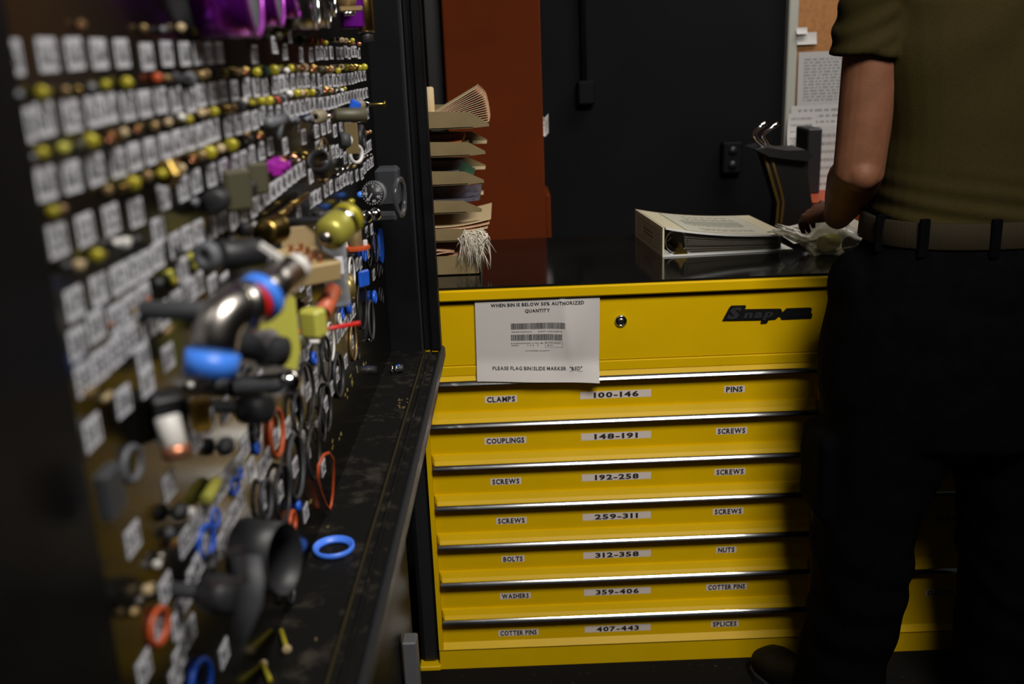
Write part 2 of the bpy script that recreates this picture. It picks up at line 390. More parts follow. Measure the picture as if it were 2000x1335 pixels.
sh_text('WHEN BIN IS BELOW 50% AUTHORIZED', .50, .055, .0075, .205); sh_text('QUANTITY', .50, .135, .0075, .055)
sh_text('PLEASE FLAG BIN/SLIDE MARKER', .43, .842, .0075, .165); sh_text('"RED"', .81, .842, .0075, .028); sh_bar(.755, .865, .873, .877)
sh_text('AUTHORIZED QUANTITY', .50, .63, .0026, .056, 0)
rr = random.Random(3)
for (s0, s1, t0, t1) in ((.285, .725, .285, .36), (.285, .70, .425, .50)):
    x = s0
    while x < s1-.004:
        wq = rr.choice((.0022, .004, .006)); sh_bar(x, min(x+wq, s1), t0, t1); x += wq+rr.choice((.002, .0035))
sh_text('5305010550210', .37, .392, .0028, .045, 0); sh_text('SCREW NAS1100E3T8', .60, .392, .0028, .053, 0)
sh_text('R1235000030001 01 EA 3B1 AUTH 00150', .485, .535, .0028, .11, 0); sh_text('000002', .315, .562, .0028, .016, 0); sh_text('4 4 0   2', .46, .562, .0028, .026, 0); sh_text('$0.00', .60, .562, .0028, .012, 0)
for a in ((.56, .70, .518, .520), (.56, .70, .582, .584), (.56, .562, .518, .584), (.70, .702, .518, .584)): sh_bar(*a)
o = sh.build('notice_sheet', [mat('paper_grey', (.50, .47, .45), .6, bump=.15, bs=30), m_print])
tag(o, 'creased white notice sheet with barcodes hanging on the yellow cabinet front', 'paper')

# ================================================================ SHADOW-BOX HARDWARE CASE
YN, YFAR, ZT0, ZTOP = .34, 1.985, .862, 1.92
ZB = .80
case = empty('display_case', onb(1.2, ZB, .05), 'deep black metal case whose open front shows the numbered hardware board', 'case')
def cbox(y0, y1, z0, z1, h0, h1, bev=0):
    b = MB(); b.box((y0, z0, h0), (y1, z1, h1), 0, Matrix.Translation((BX0, 0, 0)) @ Matrix(((BK, 0, 1), (1, 0, -BK), (0, 1, 0))).to_4x4(), bev); return b
cbox(YN, YFAR+.03, ZB, ZTOP, -.02, 0).build('hardware_board', m_board, case)
brd = [o for o in case.children][0]
cbox(YFAR, YFAR+.03, ZB, ZTOP, 0, .064).build('end_panel', m_case, case)
cbox(YFAR-.004, YFAR+.03, ZT0, ZTOP, .068, .080, .003).build('door_channel', m_case, case)
cbox(YFAR-.012, YFAR+.03, ZT0, ZTOP, .083, .104, .004).build('front_frame', m_case, case)
cbox(YFAR, YFAR+.03, ZT0, ZTOP, .06, .09).build('channel_back', m_blackpl, case)
cbox(YN, YFAR, ZB+.02, ZT0, 0, .066).build('tray_floor', m_tray, case)
cbox(YN, YFAR, ZT0-.006, ZT0+.003, .068, .072, .001).build('door_rail', mat('rail_bronze', (.04, .032, .015), .4, .5), case)
cbox(YN, YFAR, ZT0-.02, ZT0-.004, .066, .098).build('rail_channel', m_tray, case)
cbox(YN, YFAR, ZT0-.006, ZT0+.001, .081, .085, .001).build('door_rail', m_tray, case)
cbox(YN, YFAR+.03, ZT0-.026, ZT0+.002, .097, .110, .005).build('front_lip', mat('lip_grey', (.016, .017, .020), .5, spec=.2), case)
# near end, opened back: a slanted near frame wall
cbox(YN-.03, YFAR+.03, ZTOP, ZTOP+.02, -.02, .11).build('top_panel', m_case, case)
b = MB(); b.box((YN, ZT0, 0), (.572, ZTOP, .0035), 0, Matrix.Translation((BX0, 0, 0)) @ Matrix(((BK, 0, 1), (1, 0, -BK), (0, 1, 0))).to_4x4()); b.build('edge_strip', m_case, case)
# cabinet base under the case, with a grey leg
e = empty('case_stand', onb(1.2, 0, .02), 'black sheet-metal stand with grey legs carrying the hardware case', 'stand')
cbox(YN, YFAR, .0, ZB, -.30, .0).build('body', m_case, e)
for yy in (.7, 1.80): cbox(yy-.02, yy+.02, 0, .30, .004, .034, .003).build('leg', mat('leg_grey', (.10, .10, .11), .5), e)
cbox(YN, YFAR, ZB-.04, ZB, .0, .09).build('rail', m_case, e)
# ---- board chips (paint flakes)
ch = MB(); rr = random.Random(9)
for (u, v, n_) in ((698, 723, 3), (689, 747, 5), (677, 768, 5), (664, 850, 3), (648, 868, 3), (606, 985, 2), (712, 708, 3), (683, 740, 2)):
    for k in range(n_):
        p = P(u+rr.uniform(-3, 3), v+rr.uniform(-8, 8)); q = []
        for a in range(6): r_ = rr.uniform(.4, 1)*.0035; q.append(p+BEX*r_*2.2*math.cos(a*1.047)+BEY*r_*math.sin(a*1.047)+BEZ*.0003)
        ch.add(q, [[0, 1, 2, 3, 4, 5]])
o = ch.build('paint_chips', mat('chip_yellow', (.35, .27, .06), .6), case); o['kind'] = 'stuff'

# ---- number labels
def lab_mesh(txt, w_, h_):
    b = MB(); b.box((-w_/2, -h_/2, 0), (w_/2, h_/2, .0006), 0)
    if txt: put_text(b, txt, Matrix.Identity(4), h_*.60, w_*.86, off=.0008, bold=.03)
    return b
NL = [0]
def label(u, v, txt='', w_=.024, h_=.0195, rot=0, h=.0):
    p = P(u, v, h); b = lab_mesh(txt, w_, h_); me = b.mesh('number_label', [m_label, m_print])
    o = bpy.data.objects.new('number_label', me); col.objects.link(o); o.parent = case
    M = Matrix.Translation(p+BEZ*.0004) @ BM.to_4x4() @ Matrix.Rotation(rot, 4, 'Z')
    o.matrix_world = M; o.matrix_parent_inverse = Matrix.Identity(4); o.matrix_basis = Matrix.Translation(-WL[case.name]) @ M
    NL[0] += 1
RA = [(23,112),(91,107),(144,105),(192,105),(237,104),(286,110),(325,105),(360,105),(386,104),(407,104),(427,103),(497,106),(536,88),(565,69),(556,101),(587,107),(607,107),(619,104),(627,103),(636,104),(647,103),(659,104),(667,104),(675,101),(681,104),(688,101),(694,101),(701,104)]
RB = [(45,246),(85,233),(139,226),(183,217),(212,211),(249,207),(282,202),(313,196),(343,194),(371,196),(392,186),(416,182),(434,178),(457,176),(481,171),(500,171),(517,171),(535,166),(548,163),(558,161),(571,160),(583,157),(592,157),(600,156),(611,159),(624,156),(635,159),(643,157),(652,157),(659,157),(666,156),(673,155),(681,154),(688,153),(694,151),(700,149),(706,148),(712,147)]
RC = [(88,358),(139,345),(186,331),(229,318),(262,305),(294,295),(323,285),(347,277),(370,270),(392,264),(404,258),(419,253),(445,247),(464,243),(481,238),(497,234),(512,225),(527,225),(543,222),(557,214),(568,214),(579,211),(589,209),(598,207),(607,205),(616,204),(625,204),(633,202),(641,201),(648,199),(655,198),(662,195),(668,193),(674,191),(680,190),(686,188),(692,187),(698,185),(704,184),(710,183),(716,181)]
RD = [(111,469),(165,448),(216,428),(265,415),(318,384),(357,368),(382,354),(412,342),(436,331),(458,321),(475,313),(491,303),(510,294),(527,285),(557,285),(593,267),(618,255),(631,250),(642,246),(654,255),(666,247),(677,245),(684,243),(701,228),(706,226),(712,223),(718,222)]
RE = [(144,592),(192,565),(230,545),(256,530),(282,516),(307,499),(341,478),(365,464),(387,452),(413,445),(434,431),(456,428),(475,416),(494,406),(508,392),(520,382),(532,373),(543,365),(553,357),(563,349),(573,342),(582,335),(591,330),(607,343)]
RF = [(583,418),(607,392),(615,386),(623,382),(636,371),(646,365),(658,360),(665,356),(672,351),(679,348),(686,347),(697,342),(707,339),(712,328),(718,322),(723,318),(727,315)]
RG = [(620,289),(627,285),(638,302),(650,297),(658,295),(666,295),(674,308),(684,308),(705,305),(710,292),(715,289),(719,286),(723,283)]
RH = [(163,738),(194,712),(225,686),(256,661),(288,634),(317,614),(345,590),(368,569),(387,553),(415,557),(439,553)]
RI = [(150,670),(186,636),(225,622),(253,601),(280,580),(308,450),(240,783),(286,745),(278,697),(327,697),(356,526),(179,844),(330,947),(258,1052),(410,823),(438,799),(383,857),(463,755),(478,738),(507,744),(439,801),(478,870),(499,840),(583,705),(597,690),(628,696),(616,735),(600,765),(573,792),(658,732),(636,790),(649,756),(687,669),(675,705),(561,834),(537,858),(621,831),(601,885),(576,911),(510,914),(523,891),(489,915),(631,913),(546,960),(512,981),(468,905),(455,920),(441,938),(428,955),(408,980),(377,1033),(397,1005),(360,1057),(469,976),(455,1003),(443,1035),(432,1060),(597,1000),(569,1068),(405,1054),(312,1216),(437,1275),(280,1305),(322,1150),(387,1100),(376,1125),(367,1155),(352,1182),(346,1215),(358,1250),(349,1285),(342,1322),(370,1232),(604,574),(588,552),(609,627),(603,663),(597,683),(577,634),(549,445),(524,507),(504,473),(643,660),(660,654),(668,642),(675,631),(681,620),(686,612),(691,606)]
RJ = [(673,518),(686,470),(685,531),(697,516),(704,514),(716,453),(726,447),(729,485),(740,477),(719,493),(730,536),(739,550),(744,546),(750,575),(724,554),(717,567),(711,577),(701,586),(727,592),(739,588),(732,607),(745,592),(717,626),(683,413),(689,407),(695,402),(701,397)]
rl = random.Random(11); num = 561
for row, base in ((RA, 561), (RB, 610), (RC, 660), (RD, 520), (RE, 470), (RF, 38), (RG, 230), (RH, 350), (RI, 300), (RJ, 144)):
    for i, (u, v) in enumerate(row):
        if NL[0] >= 299: break
        label(u, v, str(base+i), w_=.024 if u > 60 else .02, h_=.0195, rot=rl.uniform(-.03, .03))

# ---- hardware pieces
def k_bolt():
    b = MB(); b.lathe([(.3, -1.05), (.8, -.95), (1, -.7), (1, -.2), (.5, -.2), (.5, 1.6), (.35, 1.7)], 20); return b
def k_hex():
    b = MB(); b.lathe([(.72, -.9), (1.05, -.75), (1.05, 0), (.6, 0), (.6, 1.4), (.5, 1.5)], 6, sm=False)
    b.lathe([(.55, -.92), (.55, -1.15), (.3, -1.15), (.28, -.95)], 14, 1); return b
def k_roll():
    b = MB(); b.lathe([(.35, -.6), (.85, -.6), (1, -.4), (1, .4), (.85, .6), (.35, .6)], 24, closed=True); return b
def k_rod():
    b = MB(); b.lathe([(.8, -1), (1, -.85), (1, 5), (.8, 5.1)], 16); return b
def k_sleeve():
    b = MB(); b.lathe([(.72, -1), (1, -1), (1, 1.5), (.72, 1.5)], 20, closed=True); return b
def k_plug():
    b = MB(); b.lathe([(.4, -1), (.45, -.6), (.9, -.55), (1, -.3), (1, .5), (.7, .6), (.7, 1.1)], 16); return b
def k_round():
    b = MB(); b.lathe([(.9, -.3), (1, -.2), (1, .2), (.9, .3)], 24); b.lathe([(.3, -.31), (.3, -.4)], 10, 1); return b
KF = dict(bolt=k_bolt, hex=k_hex, roll=k_roll, rod=k_rod, sleeve=k_sleeve, plug=k_plug, round=k_round)
KN = dict(bolt='round-headed bolt', hex='hex nut fastener', roll='roller ring', rod='pin', sleeve='sleeve', plug='stepped plug', round='washer stack')
KO = dict(bolt='bolt', hex='hex_nut', roll='roller', rod='pin', sleeve='sleeve', plug='plug', round='washer')
KM = {}
COL = dict(y=(m_hy, 'yellow'), b=(m_brass, 'brass'), t=(m_tan, 'tan'), c=(m_cream, 'cream'), g=(m_mid, 'grey'), d=(m_gry, 'dark grey'), k=(m_dk, 'black'), s=(m_steel, 'steel'), o=(m_or, 'orange-red'), n=(m_green, 'dark green'), w=(m_wht, 'white'), u=(m_blue, 'blue'), p=(m_cop, 'copper'), m=(m_mag, 'magenta'), l=(m_lime, 'lime'), v=(m_olv, 'olive'))
ORD = ['leftmost', 'second', 'third', 'fourth', 'fifth', 'sixth', 'seventh', 'eighth', 'ninth', 'tenth', 'eleventh', 'twelfth', 'thirteenth', 'fourteenth', 'fifteenth', 'sixteenth', 'seventeenth', 'eighteenth', 'nineteenth', 'twentieth', 'twenty-first', 'twenty-second', 'twenty-third', 'twenty-fourth', 'twenty-fifth', 'twenty-sixth', 'twenty-seventh', 'twenty-eighth', 'twenty-ninth', 'thirtieth', 'thirty-first', 'thirty-second', 'thirty-third', 'thirty-fourth', 'thirty-fifth']
def hw_row(items, rown, grp):
    items = sorted(items)
    for i, (u, v, k, c, pr) in enumerate(items):
        r = pxm(P(u, v, .01), pr); p = P(u, v, r+.001); r = pxm(p, pr); p = P(u, v, r*1.02+.0005)
        key = (k, c)
        if key not in KM: KM[key] = KF[k]().mesh(KO[k], [COL[c][0], m_cop if c in 'ycbt' else m_dk])
        o = bpy.data.objects.new(KO[k], KM[key]); col.objects.link(o)
        o.matrix_world = Matrix.Translation(p) @ BM.to_4x4() @ Matrix.Rotation(rl.uniform(-.12, .12), 4, 'Z') @ Matrix.Rotation(rl.uniform(-.1, .05), 4, 'Y') @ Matrix.Diagonal((r, r, r, 1))
        pos = ('leftmost' if i == 0 else ORD[i]+' from left')
        tag(o, f'{COL[c][1]} {KN[k]}, {pos} in the {rown}', KO[k].split('_')[-1], grp)
hw_row([(160,47,'hex','t',8),(282,55,'bolt','t',8),(318,58,'plug','g',7),(355,54,'bolt','c',9),(382,60,'bolt','y',8),(427,64,'bolt','y',10),(556,62,'bolt','y',7),(545,70,'plug','v',8),(587,78,'round','n',9),(607,79,'bolt','o',5.5),(618,80,'hex','t',5),(628,81,'bolt','o',5.5),(637,84,'bolt','y',5),(659,76,'plug','k',4),(668,78,'round','c',5),(676,79,'round','c',5),(682,83,'bolt','b',4),(689,79,'bolt','y',5),(702,86,'bolt','p',4.5)], "top hardware row", 'fasteners in the top hardware row')
hw_row([(36,186,'plug','g',10),(85,181,'bolt','y',14),(130,177,'bolt','t',9),(154,176,'bolt','b',9),(180,171,'plug','g',9),(208,166,'bolt','y',10),(250,162,'bolt','y',12),(309,152,'bolt','o',10),(326,152,'rod','t',6),(345,152,'hex','d',11),(372,153,'hex','g',13),(395,147,'bolt','t',9),(403,144,'roll','t',9),(420,143,'hex','g',8),(437,143,'bolt','y',9),(460,140,'rod','t',6),(481,140,'hex','b',9),(503,141,'bolt','y',9),(520,139,'hex','n',9),(536,137,'bolt','y',11),(560,138,'plug','w',6),(569,134,'bolt','y',8),(582,133,'bolt','t',7),(595,132,'hex','c',9),(613,134,'hex','b',9),(628,136,'rod','v',5),(638,136,'hex','b',7),(647,135,'hex','t',7),(661,138,'bolt','y',6),(667,131,'roll','c',6),(677,132,'bolt','y',7),(687,131,'hex','y',6),(695,131,'hex','b',6),(703,132,'bolt','y',6),(712,131,'bolt','y',7)], "row under the first label strip", 'fasteners under the first label strip')
hw_row([(64,308,'plug','g',8),(85,299,'bolt','y',13),(126,289,'bolt','l',12),(153,284,'rod','v',8),(181,276,'bolt','y',16),(222,267,'hex','b',16),(244,259,'bolt','c',9),(271,252,'hex','b',9),(303,246,'bolt','t',9),(330,239,'bolt','c',8),(355,229,'plug','w',8),(370,233,'bolt','y',9),(395,221,'bolt','c',8),(405,220,'bolt','t',8),(420,218,'bolt','y',10),(439,212,'rod','b',8),(457,209,'hex','t',8),(470,206,'hex','d',11),(478,197,'plug','w',7),(492,201,'rod','y',5),(512,197,'bolt','y',8),(527,197,'bolt','y',10),(541,195,'hex','o',8),(554,192,'hex','g',8),(566,183,'plug','w',7),(581,182,'bolt','y',8),(590,181,'bolt','c',7),(598,181,'hex','y',8),(611,180,'bolt','y',7),(623,178,'hex','g',9),(637,177,'hex','b',8),(647,177,'hex','t',6),(657,178,'plug','s',5),(668,176,'plug','w',4),(674,173,'bolt','y',4),(682,172,'bolt','y',5),(693,171,'hex','b',5),(709,166,'bolt','o',5),(716,164,'hex','b',5)][:35], "row under the second label strip", 'fasteners under the second label strip')
hw_row([(212,371,'bolt','t',10),(238,367,'rod','b',8),(262,357,'bolt','y',15),(290,343,'bolt','t',11),(356,328,'bolt','c',9),(379,309,'hex','b',12),(395,303,'bolt','t',10),(412,298,'bolt','y',14),(433,290,'bolt','c',9),(454,283,'bolt','y',14),(486,272,'sleeve','k',8),(509,264,'hex','b',9),(700,268,'sleeve','d',8),(712,262,'rod','t',4),(718,259,'bolt','p',4),(723,257,'bolt','t',4)], "row under the third label strip", 'fasteners under the third label strip')
hw_row([(105,413,'bolt','y',12),(122,408,'bolt','t',10),(380,395,'plug','g',9),(426,398,'sleeve','d',14),(456,375,'sleeve','d',15),(490,366,'plug','g',9),(538,320,'plug','s',7),(553,317,'hex','p',9),(574,309,'hex','p',8),(595,303,'roll','b',8),(583,314,'plug','s',5),(636,352,'rod','t',4),(659,342,'plug','s',5),(669,331,'plug','s',4),(678,329,'plug','s',4),(691,325,'rod','t',3.5),(702,318,'rod','t',3),(711,308,'plug','s',4),(717,305,'plug','s',3.5),(724,303,'plug','s',4)], "row under the fourth label strip", 'fasteners under the fourth label strip')
hw_row([(130,520,'plug','k',12),(156,517,'bolt','c',12),(192,498,'bolt','y',14),(228,474,'plug','w',9),(246,473,'bolt','w',12),(268,468,'plug','k',9),(350,490,'plug','d',10),(375,500,'bolt','l',8),(384,517,'bolt','l',9),(330,535,'hex','l',9),(340,548,'bolt','y',8),(310,552,'plug','d',9),(476,450,'sleeve','d',10),(452,466,'bolt','w',6),(497,440,'plug','w',8),(500,456,'hex','s',6),(640,420,'plug','s',5),(612,447,'plug','s',5)], "row under the fifth label strip", 'fasteners under the fifth label strip')
hw_row([(216,634,'bolt','p',6),(262,606,'bolt','t',7),(290,584,'bolt','p',6),(170,768,'rod','t',7),(325,650,'rod','t',7),(205,778,'rod','c',6),(170,690,'plug','k',7),(405,970,'rod','l',13),(372,1000,'plug','w',10),(440,872,'plug','d',17),(350,1000,'plug','k',17),(372,752,'plug','w',7),(430,750,'rod','g',9),(488,720,'bolt','g',6)], "lower left of the board", 'fasteners on the lower left board')
hw_row([(315,1085,'bolt','s',9),(308,1100,'bolt','w',9),(340,1060,'hex','b',9),(290,1150,'bolt','c',12),(270,1175,'hex','s',10),(262,1195,'plug','t',10),(330,1040,'plug','g',9),(412,1105,'rod','d',7)], "bottom left corner cluster", 'fittings at the bottom left of the board')
hw_row([(588,592,'bolt','p',10),(581,605,'plug','s',6),(600,600,'rod','s',5),(616,548,'roll','s',6),(697,453,'plug','k',4),(672,452,'plug','s',5),(668,462,'plug','w',4),(676,442,'plug','w',5),(682,436,'plug','w',5),(687,446,'plug','s',4),(664,478,'plug','s',5),(626,420,'plug','d',8),(640,440,'plug','d',7),(718,420,'plug','t',3)], "cluster right of board centre", 'small fittings right of the board centre')

# ================================================================ LARGER PIECES ON THE BOARD
def piece(name, parts, label, cat, group=None):
    """parts: list of (part name, MB, material); one part -> single mesh, more -> Empty with children"""
    if len(parts) == 1:
        return tag(parts[0][1].build(name, parts[0][2]), label, cat, group)
    xs = [v for _, b, _ in parts for v in b.v]
    c = V((min(v[0] for v in xs), sum(v[1] for v in xs)/len(xs), min(v[2] for v in xs)))
    e = empty(name, c, label, cat, group)
    for n, b, m in parts: b.build(n, m, e)
    return e
def cyl(p, q, r, seg=24, m=0, b=None, cap=.12):
    b = b or MB(); p = V(p); q = V(q); L = (q-p).length; c = r*cap
    b.lathe([(r-c, 0), (r, c), (r, L-c), (r-c, L)], seg, m, axm(p, q-p)); return b
def hollow(p, q, r, ri, seg=28, m=0):
    L = (V(q)-V(p)).length; return MB().lathe([(ri, 0), (r, 0), (r, L), (ri, L)], seg, m, axm(p, V(q)-V(p)), closed=True)
NX, NY, NZ = BEX, BEY, BEZ
# stainless elbow pipe
E0 = P(428, 606, .06); A = mv(E0, 66, -14, .025); B_ = mv(E0, 142, -76, .065); r = pxm(A, 36); rr_ = pxm(E0, 46)
body = MB(); body.tube([A, B_], [r, r], 28)
elb = MB(); dn = (mv(E0, -14, 100, 0)-E0).normalized(); d1 = (A-E0).normalized(); R_ = rr_*1.05
path = [A, A-d1*.006]
for k in range(9):
    a = math.pi/2*k/8; path.append(E0+(d1*(1-math.sin(a))+dn*(1-math.cos(a)))*R_)
path.append(E0+dn*(R_+.016))
elb.tube(path, [r*1.05, rr_*.9]+[rr_]*10, 28, up=NZ)
end = path[-1]
ring1 = hollow(end+dn*.014, end-dn*.004, rr_*1.13, rr_*.85)
dp = (B_-A).normalized()
ring2 = hollow(A+dp*.004, A+dp*.013, r*1.38, r*.9); ring3 = hollow(A-d1*.013, A-d1*.003, r*1.34, r*.9); band = hollow(A-d1*.003, A+dp*.004, r*1.2, r*.9)
cpw = MB(); cyl(B_-dp*.002, B_+dp*.012, r*.8, b=cpw); cpw.box((-.020, -.003, -.002), (.012, .003, .002), 0, frame(B_-dp*.004+V((-.004, 0, .012)), V((.8, 0, -.6)), V((0, 1, 0))))
stem = cyl(onb(E0.y+.01, E0.z, 0), E0, .007)
piece('elbow_pipe', [('elbow', elb, m_steel), ('pipe', body, m_steel), ('seal_ring', ring1, m_lblue), ('seal_ring', ring2, m_lblue), ('coupling', ring3, m_steel), ('red_band', band, m_redp), ('cap', cpw, m_wht), ('bracket', stem, m_gry)], 'large stainless elbow pipe with blue seal rings jutting from the board centre', 'pipe')
# olive yellow cylinder
A = P(648, 452, .06); B_ = P(682, 424, .06); r = pxm(A, 31)
b1 = MB(); c0_ = P(638, 463, .075); D = (c0_-mv(c0_, 36, -32, .03)).normalized(); L = (c0_-mv(c0_, 36, -32, .03)).length*.72
b1.lathe([(r*.55, 0), (r*.92, .004), (r, .010), (r, L), (r*.9, L+.003)], 28, 0, axm(c0_, -D))
b2 = MB(); b2.lathe([(r*.36, -.006), (r*.40, -.002), (r*.40, .001)], 20, 0, axm(c0_, -D)); b2.lathe([(r*.2, -.0065), (r*.2, -.004)], 12, 1, axm(c0_, -D))
b3 = hollow(c0_-D*(L+.002), c0_-D*(L+.012), r*.92, r*.5); b4 = hollow(c0_-D*(L+.012), c0_-D*(L+.020), r*.99, r*.6)
b5 = cyl(c0_-D*(L+.015), onb((c0_-D*L).y+.04, (c0_-D*L).z, 0), .004)
piece('damper_cylinder', [('body', b1, mat('olive_yellow', (.34, .31, .05), .35, .3)), ('port', b2, [m_steel, m_dk]), ('chrome_band', b3, m_chrome), ('end_ring', b4, m_hy), ('bracket', b5, m_dk)], 'thick olive-yellow cylinder with silver port mounted right of board centre', 'cylinder')
# brass cup
p = P(530, 450, .028); r = pxm(p, 27)
piece('brass_cup', [('cup', MB().lathe([(r*.6, -.013), (r*.93, -.012), (r, -.008), (r, .012), (r*1.04, .013), (r*.9, .014), (r*.86, -.004), (r*.2, -.006)], 30, 0, axm(p, NX+NZ*.35)), m_brass)], 'open brass cup standing on the board left of the square tan plate', 'cup')
for (u0, v0, u1, v1) in ((546, 420, 567, 404), (570, 399, 600, 380)):
    piece('brass_rod', [('rod', cyl(P(u0, v0, .008), P(u1, v1, .008), .0042, 14), m_brass)], 'slim brass rod on the board '+('just right of the brass cup' if u0 < 560 else 'below the label strip, further right of the cup'), 'rod')
# square tan plate and connector block
p = P(590, 472, .02); s_ = pxm(p, 30)
piece('metal_plate', [('plate', MB().box((-s_*1.15, -s_*.98, 0), (s_*.9, s_*.98, .004), 0, frame(P(586, 473, .035), NX*.35+NZ*.93, NY), .0008), mat('plate_tan', (.30, .22, .11), .5))], 'square tan metal plate standing edge-on beside the olive cylinder', 'plate')
bp_ = P(606, 516, .05); Mx = frame(bp_, V((.62, .78, .0)), V((.0, -.1, 1))) ; Mx = Matrix.Translation(bp_) @ Matrix.Rotation(math.radians(38), 4, 'Z') @ Matrix.Rotation(math.radians(10), 4, 'X')
b1 = MB().box((-.026, -.030, -.012), (.022, .035, .010), 0, Mx, .002); b2 = MB()
for i in range(4):
    for j in range(2): cyl(Mx @ V((-.012+.012*j, -.022+i*.014, .010)), Mx @ V((-.012+.012*j, -.022+i*.014, .018)), .0026, 10, b=b2)
b3 = cyl(bp_, onb(bp_.y, bp_.z, 0), .006)
piece('connector_block', [('block', b1, mat('tan_block', (.36, .26, .12), .5)), ('pins', b2, m_cop), ('bracket', b3, m_gry)], 'tan connector block with rows of copper pins under the olive cylinder', 'connector')
# dark grey cylinder and washer left
A = P(432, 500, .035); B_ = P(505, 492, .03); r = pxm(A, 30)
piece('rubber_bumper', [('bumper', cyl(P(428, 498, .03), mv(P(428, 498, .03), 82, -4, .03), r), m_dk)], 'big black rubber cylinder lying left of the square tan plate', 'bumper')
p = P(405, 500, .03); r = pxm(p, 29)
piece('grey_washer', [('washer', MB().lathe([(r*.35, -.004), (r, -.004), (r, .004), (r*.35, .004)], 30, 0, axm(p, NX+NZ*.5), closed=True), m_mid)], 'upright dark grey washer at the left end of the black rubber cylinder', 'washer')
p = P(392, 535, .02)
piece('black_hose_piece', [('hose', cyl(P(440, 572, .03), P(512, 520, .03), pxm(p, 22)), m_dk)], 'black hose piece lying behind the stainless pipe', 'hose')
# tall screw / big brass hex in second row left
p = P(327, 338, .016); r = pxm(p, 30)
b1 = MB().lathe([(r*.9, -.004), (r, -.002), (r, .004), (r*.9, .006)], 6, 0, axm(p, NX+NZ*.4), sm=False); b2 = MB().lathe([(r*.3, -.009), (r*.38, -.004)], 14, 0, axm(p, NX+NZ*.4))
piece('hex_nut', [('nut', b1, m_brass), ('core', b2, m_hy)], 'largest brass hex nut, at the upper left of the board', 'nut')
# grey T and hook fittings
p = P(541, 250, .014); r = pxm(p, 9)
b1 = MB(); b1.tube([P(524, 240, .012), P(543, 238, .014), P(556, 232, .012)], r*1.2, 12); b1.tube([P(543, 238, .014), P(545, 272, .014)], [r*1.2, r*.6], 12)
piece('tee_fitting', [('tee', b1, m_mid)], 'grey T-shaped fitting under the third label strip', 'fitting')
for n_, (u, v, t_) in enumerate(((575, 240, 'left of the tan roller'), (604, 238, 'touching the tan roller'))):
    b1 = MB(); b1.tube([P(u-8, v-4, .012), P(u, v-8, .016), P(u+8, v-2, .012), P(u+6, v+14, .014)], [pxm(p, 6)]*3+[pxm(p, 4)], 10)
    b1.sphere(P(u+2, v-6, .016), pxm(p, 9))
    piece('hook_fitting', [('hook', b1, m_mid)], 'grey hooked fitting '+t_, 'fitting')
p = P(623, 228, .02); r = pxm(p, 14)
piece('roller', [('roller', MB().lathe([(r*.35, -.012), (r*.8, -.012), (r, -.008), (r, .008), (r*.8, .012), (r*.35, .012)], 24, 0, axm(p, NX+NZ*.25), closed=True), mat('roller_tan', (.2, .17, .11), .5))], 'tan grey roller with centre hole at the left end of the chrome axle', 'roller')
A = P(640, 227, .03); B_ = P(656, 224, .03)
piece('axle', [('axle', cyl(A, B_, pxm(A, 4)), m_chrome)], 'short chrome axle between tan roller and olive drum', 'axle')
A = P(653, 225, .045); r = pxm(A, 14)
piece('drum', [('drum', MB().lathe([(r*.8, 0), (r, .002), (r, .04), (r*.8, .042)], 28, 0, axm(A, V((1, .35, -.05)))), m_olv)], 'dark olive drum projecting from the upper right board', 'drum')
A = P(692, 211, .035)
piece('blue_clip', [('clip', MB().box((-.008, -.010, 0), (.008, .012, .012), 0, frame(A, V((1, .2, -.5)), V((.3, 0, 1))), .002), m_blue)], 'small blue clip between the olive drum and second tan roller', 'clip')
p = P(702, 206, .03); r = pxm(p, 12)
piece('roller', [('roller', MB().lathe([(r*.35, -.007), (r*.8, -.007), (r, -.004), (r, .004), (r*.8, .007), (r*.35, .007)], 24, 0, axm(p, NX+NZ*.2), closed=True), MC['roller_tan'])], 'second tan roller, beside the long brass screw at upper right', 'roller')
p = P(716, 205, .03); r = pxm(p, 7)
b1 = hollow(p-NX*.006, p+NX*.006, r, r*.65); b2 = cyl(P(722, 204, .03), P(722, 204, .03)+NZ*.024, .0028); b3 = cyl(P(722, 204, .03)+NZ*.024, P(722, 204, .03)+NZ*.027, .006, 6)
piece('long_screw', [('nut', b1, m_chrome), ('shank', b2, m_brass), ('head', b3, m_brass)], 'long brass screw sticking out sideways past the board edge', 'screw')
# clamps group right of row E
p = P(627, 320, .03); r = pxm(p, 22)
b1 = MB().lathe([(r*.86, -.012), (r, -.012), (r, .014), (r*.86, .014)], 30, 0, axm(p, V((.12, .80, -.55))), closed=True)
piece('rubber_clamp', [('band', b1, m_dk)], 'black rubber clamp ring standing open under the brass arch', 'clamp')
A = P(632, 290, .012)
piece('brass_arch', [('arch', MB().tube([P(633+9*math.cos(a)-1, 296-27*math.sin(a)+ (0), .012) for a in [math.pi*k/10 for k in range(11)]], .0018, 8), m_brass)], 'thin brass wire arch above the black clamp ring', 'arch')
p = P(677, 273, .03); r = pxm(p, 17)
b1 = MB().lathe([(r*.8, -.010), (r, -.010), (r, .004), (r*.8, .004)], 26, 0, axm(p, NZ+NX*.4), closed=True); b2 = MB().lathe([(r*.6, .004), (r*.95, .004), (r*.95, .008), (r*.6, .008)], 26, 0, axm(p, NZ+NX*.4), closed=True)
piece('ring_clamp', [('band', b1, m_gry), ('face_ring', b2, m_wht)], 'grey ribbed ring clamp with a white face ring', 'clamp')
piece('angle_bracket', [('bracket', MB().box((-.011, -.022, 0), (.009, .022, .003), 0, frame(P(689, 270, .04), V((1, -.3, 0)), NY), .0006), m_tanp)], 'small bronze angle bracket between ring clamp and black gasket', 'bracket')
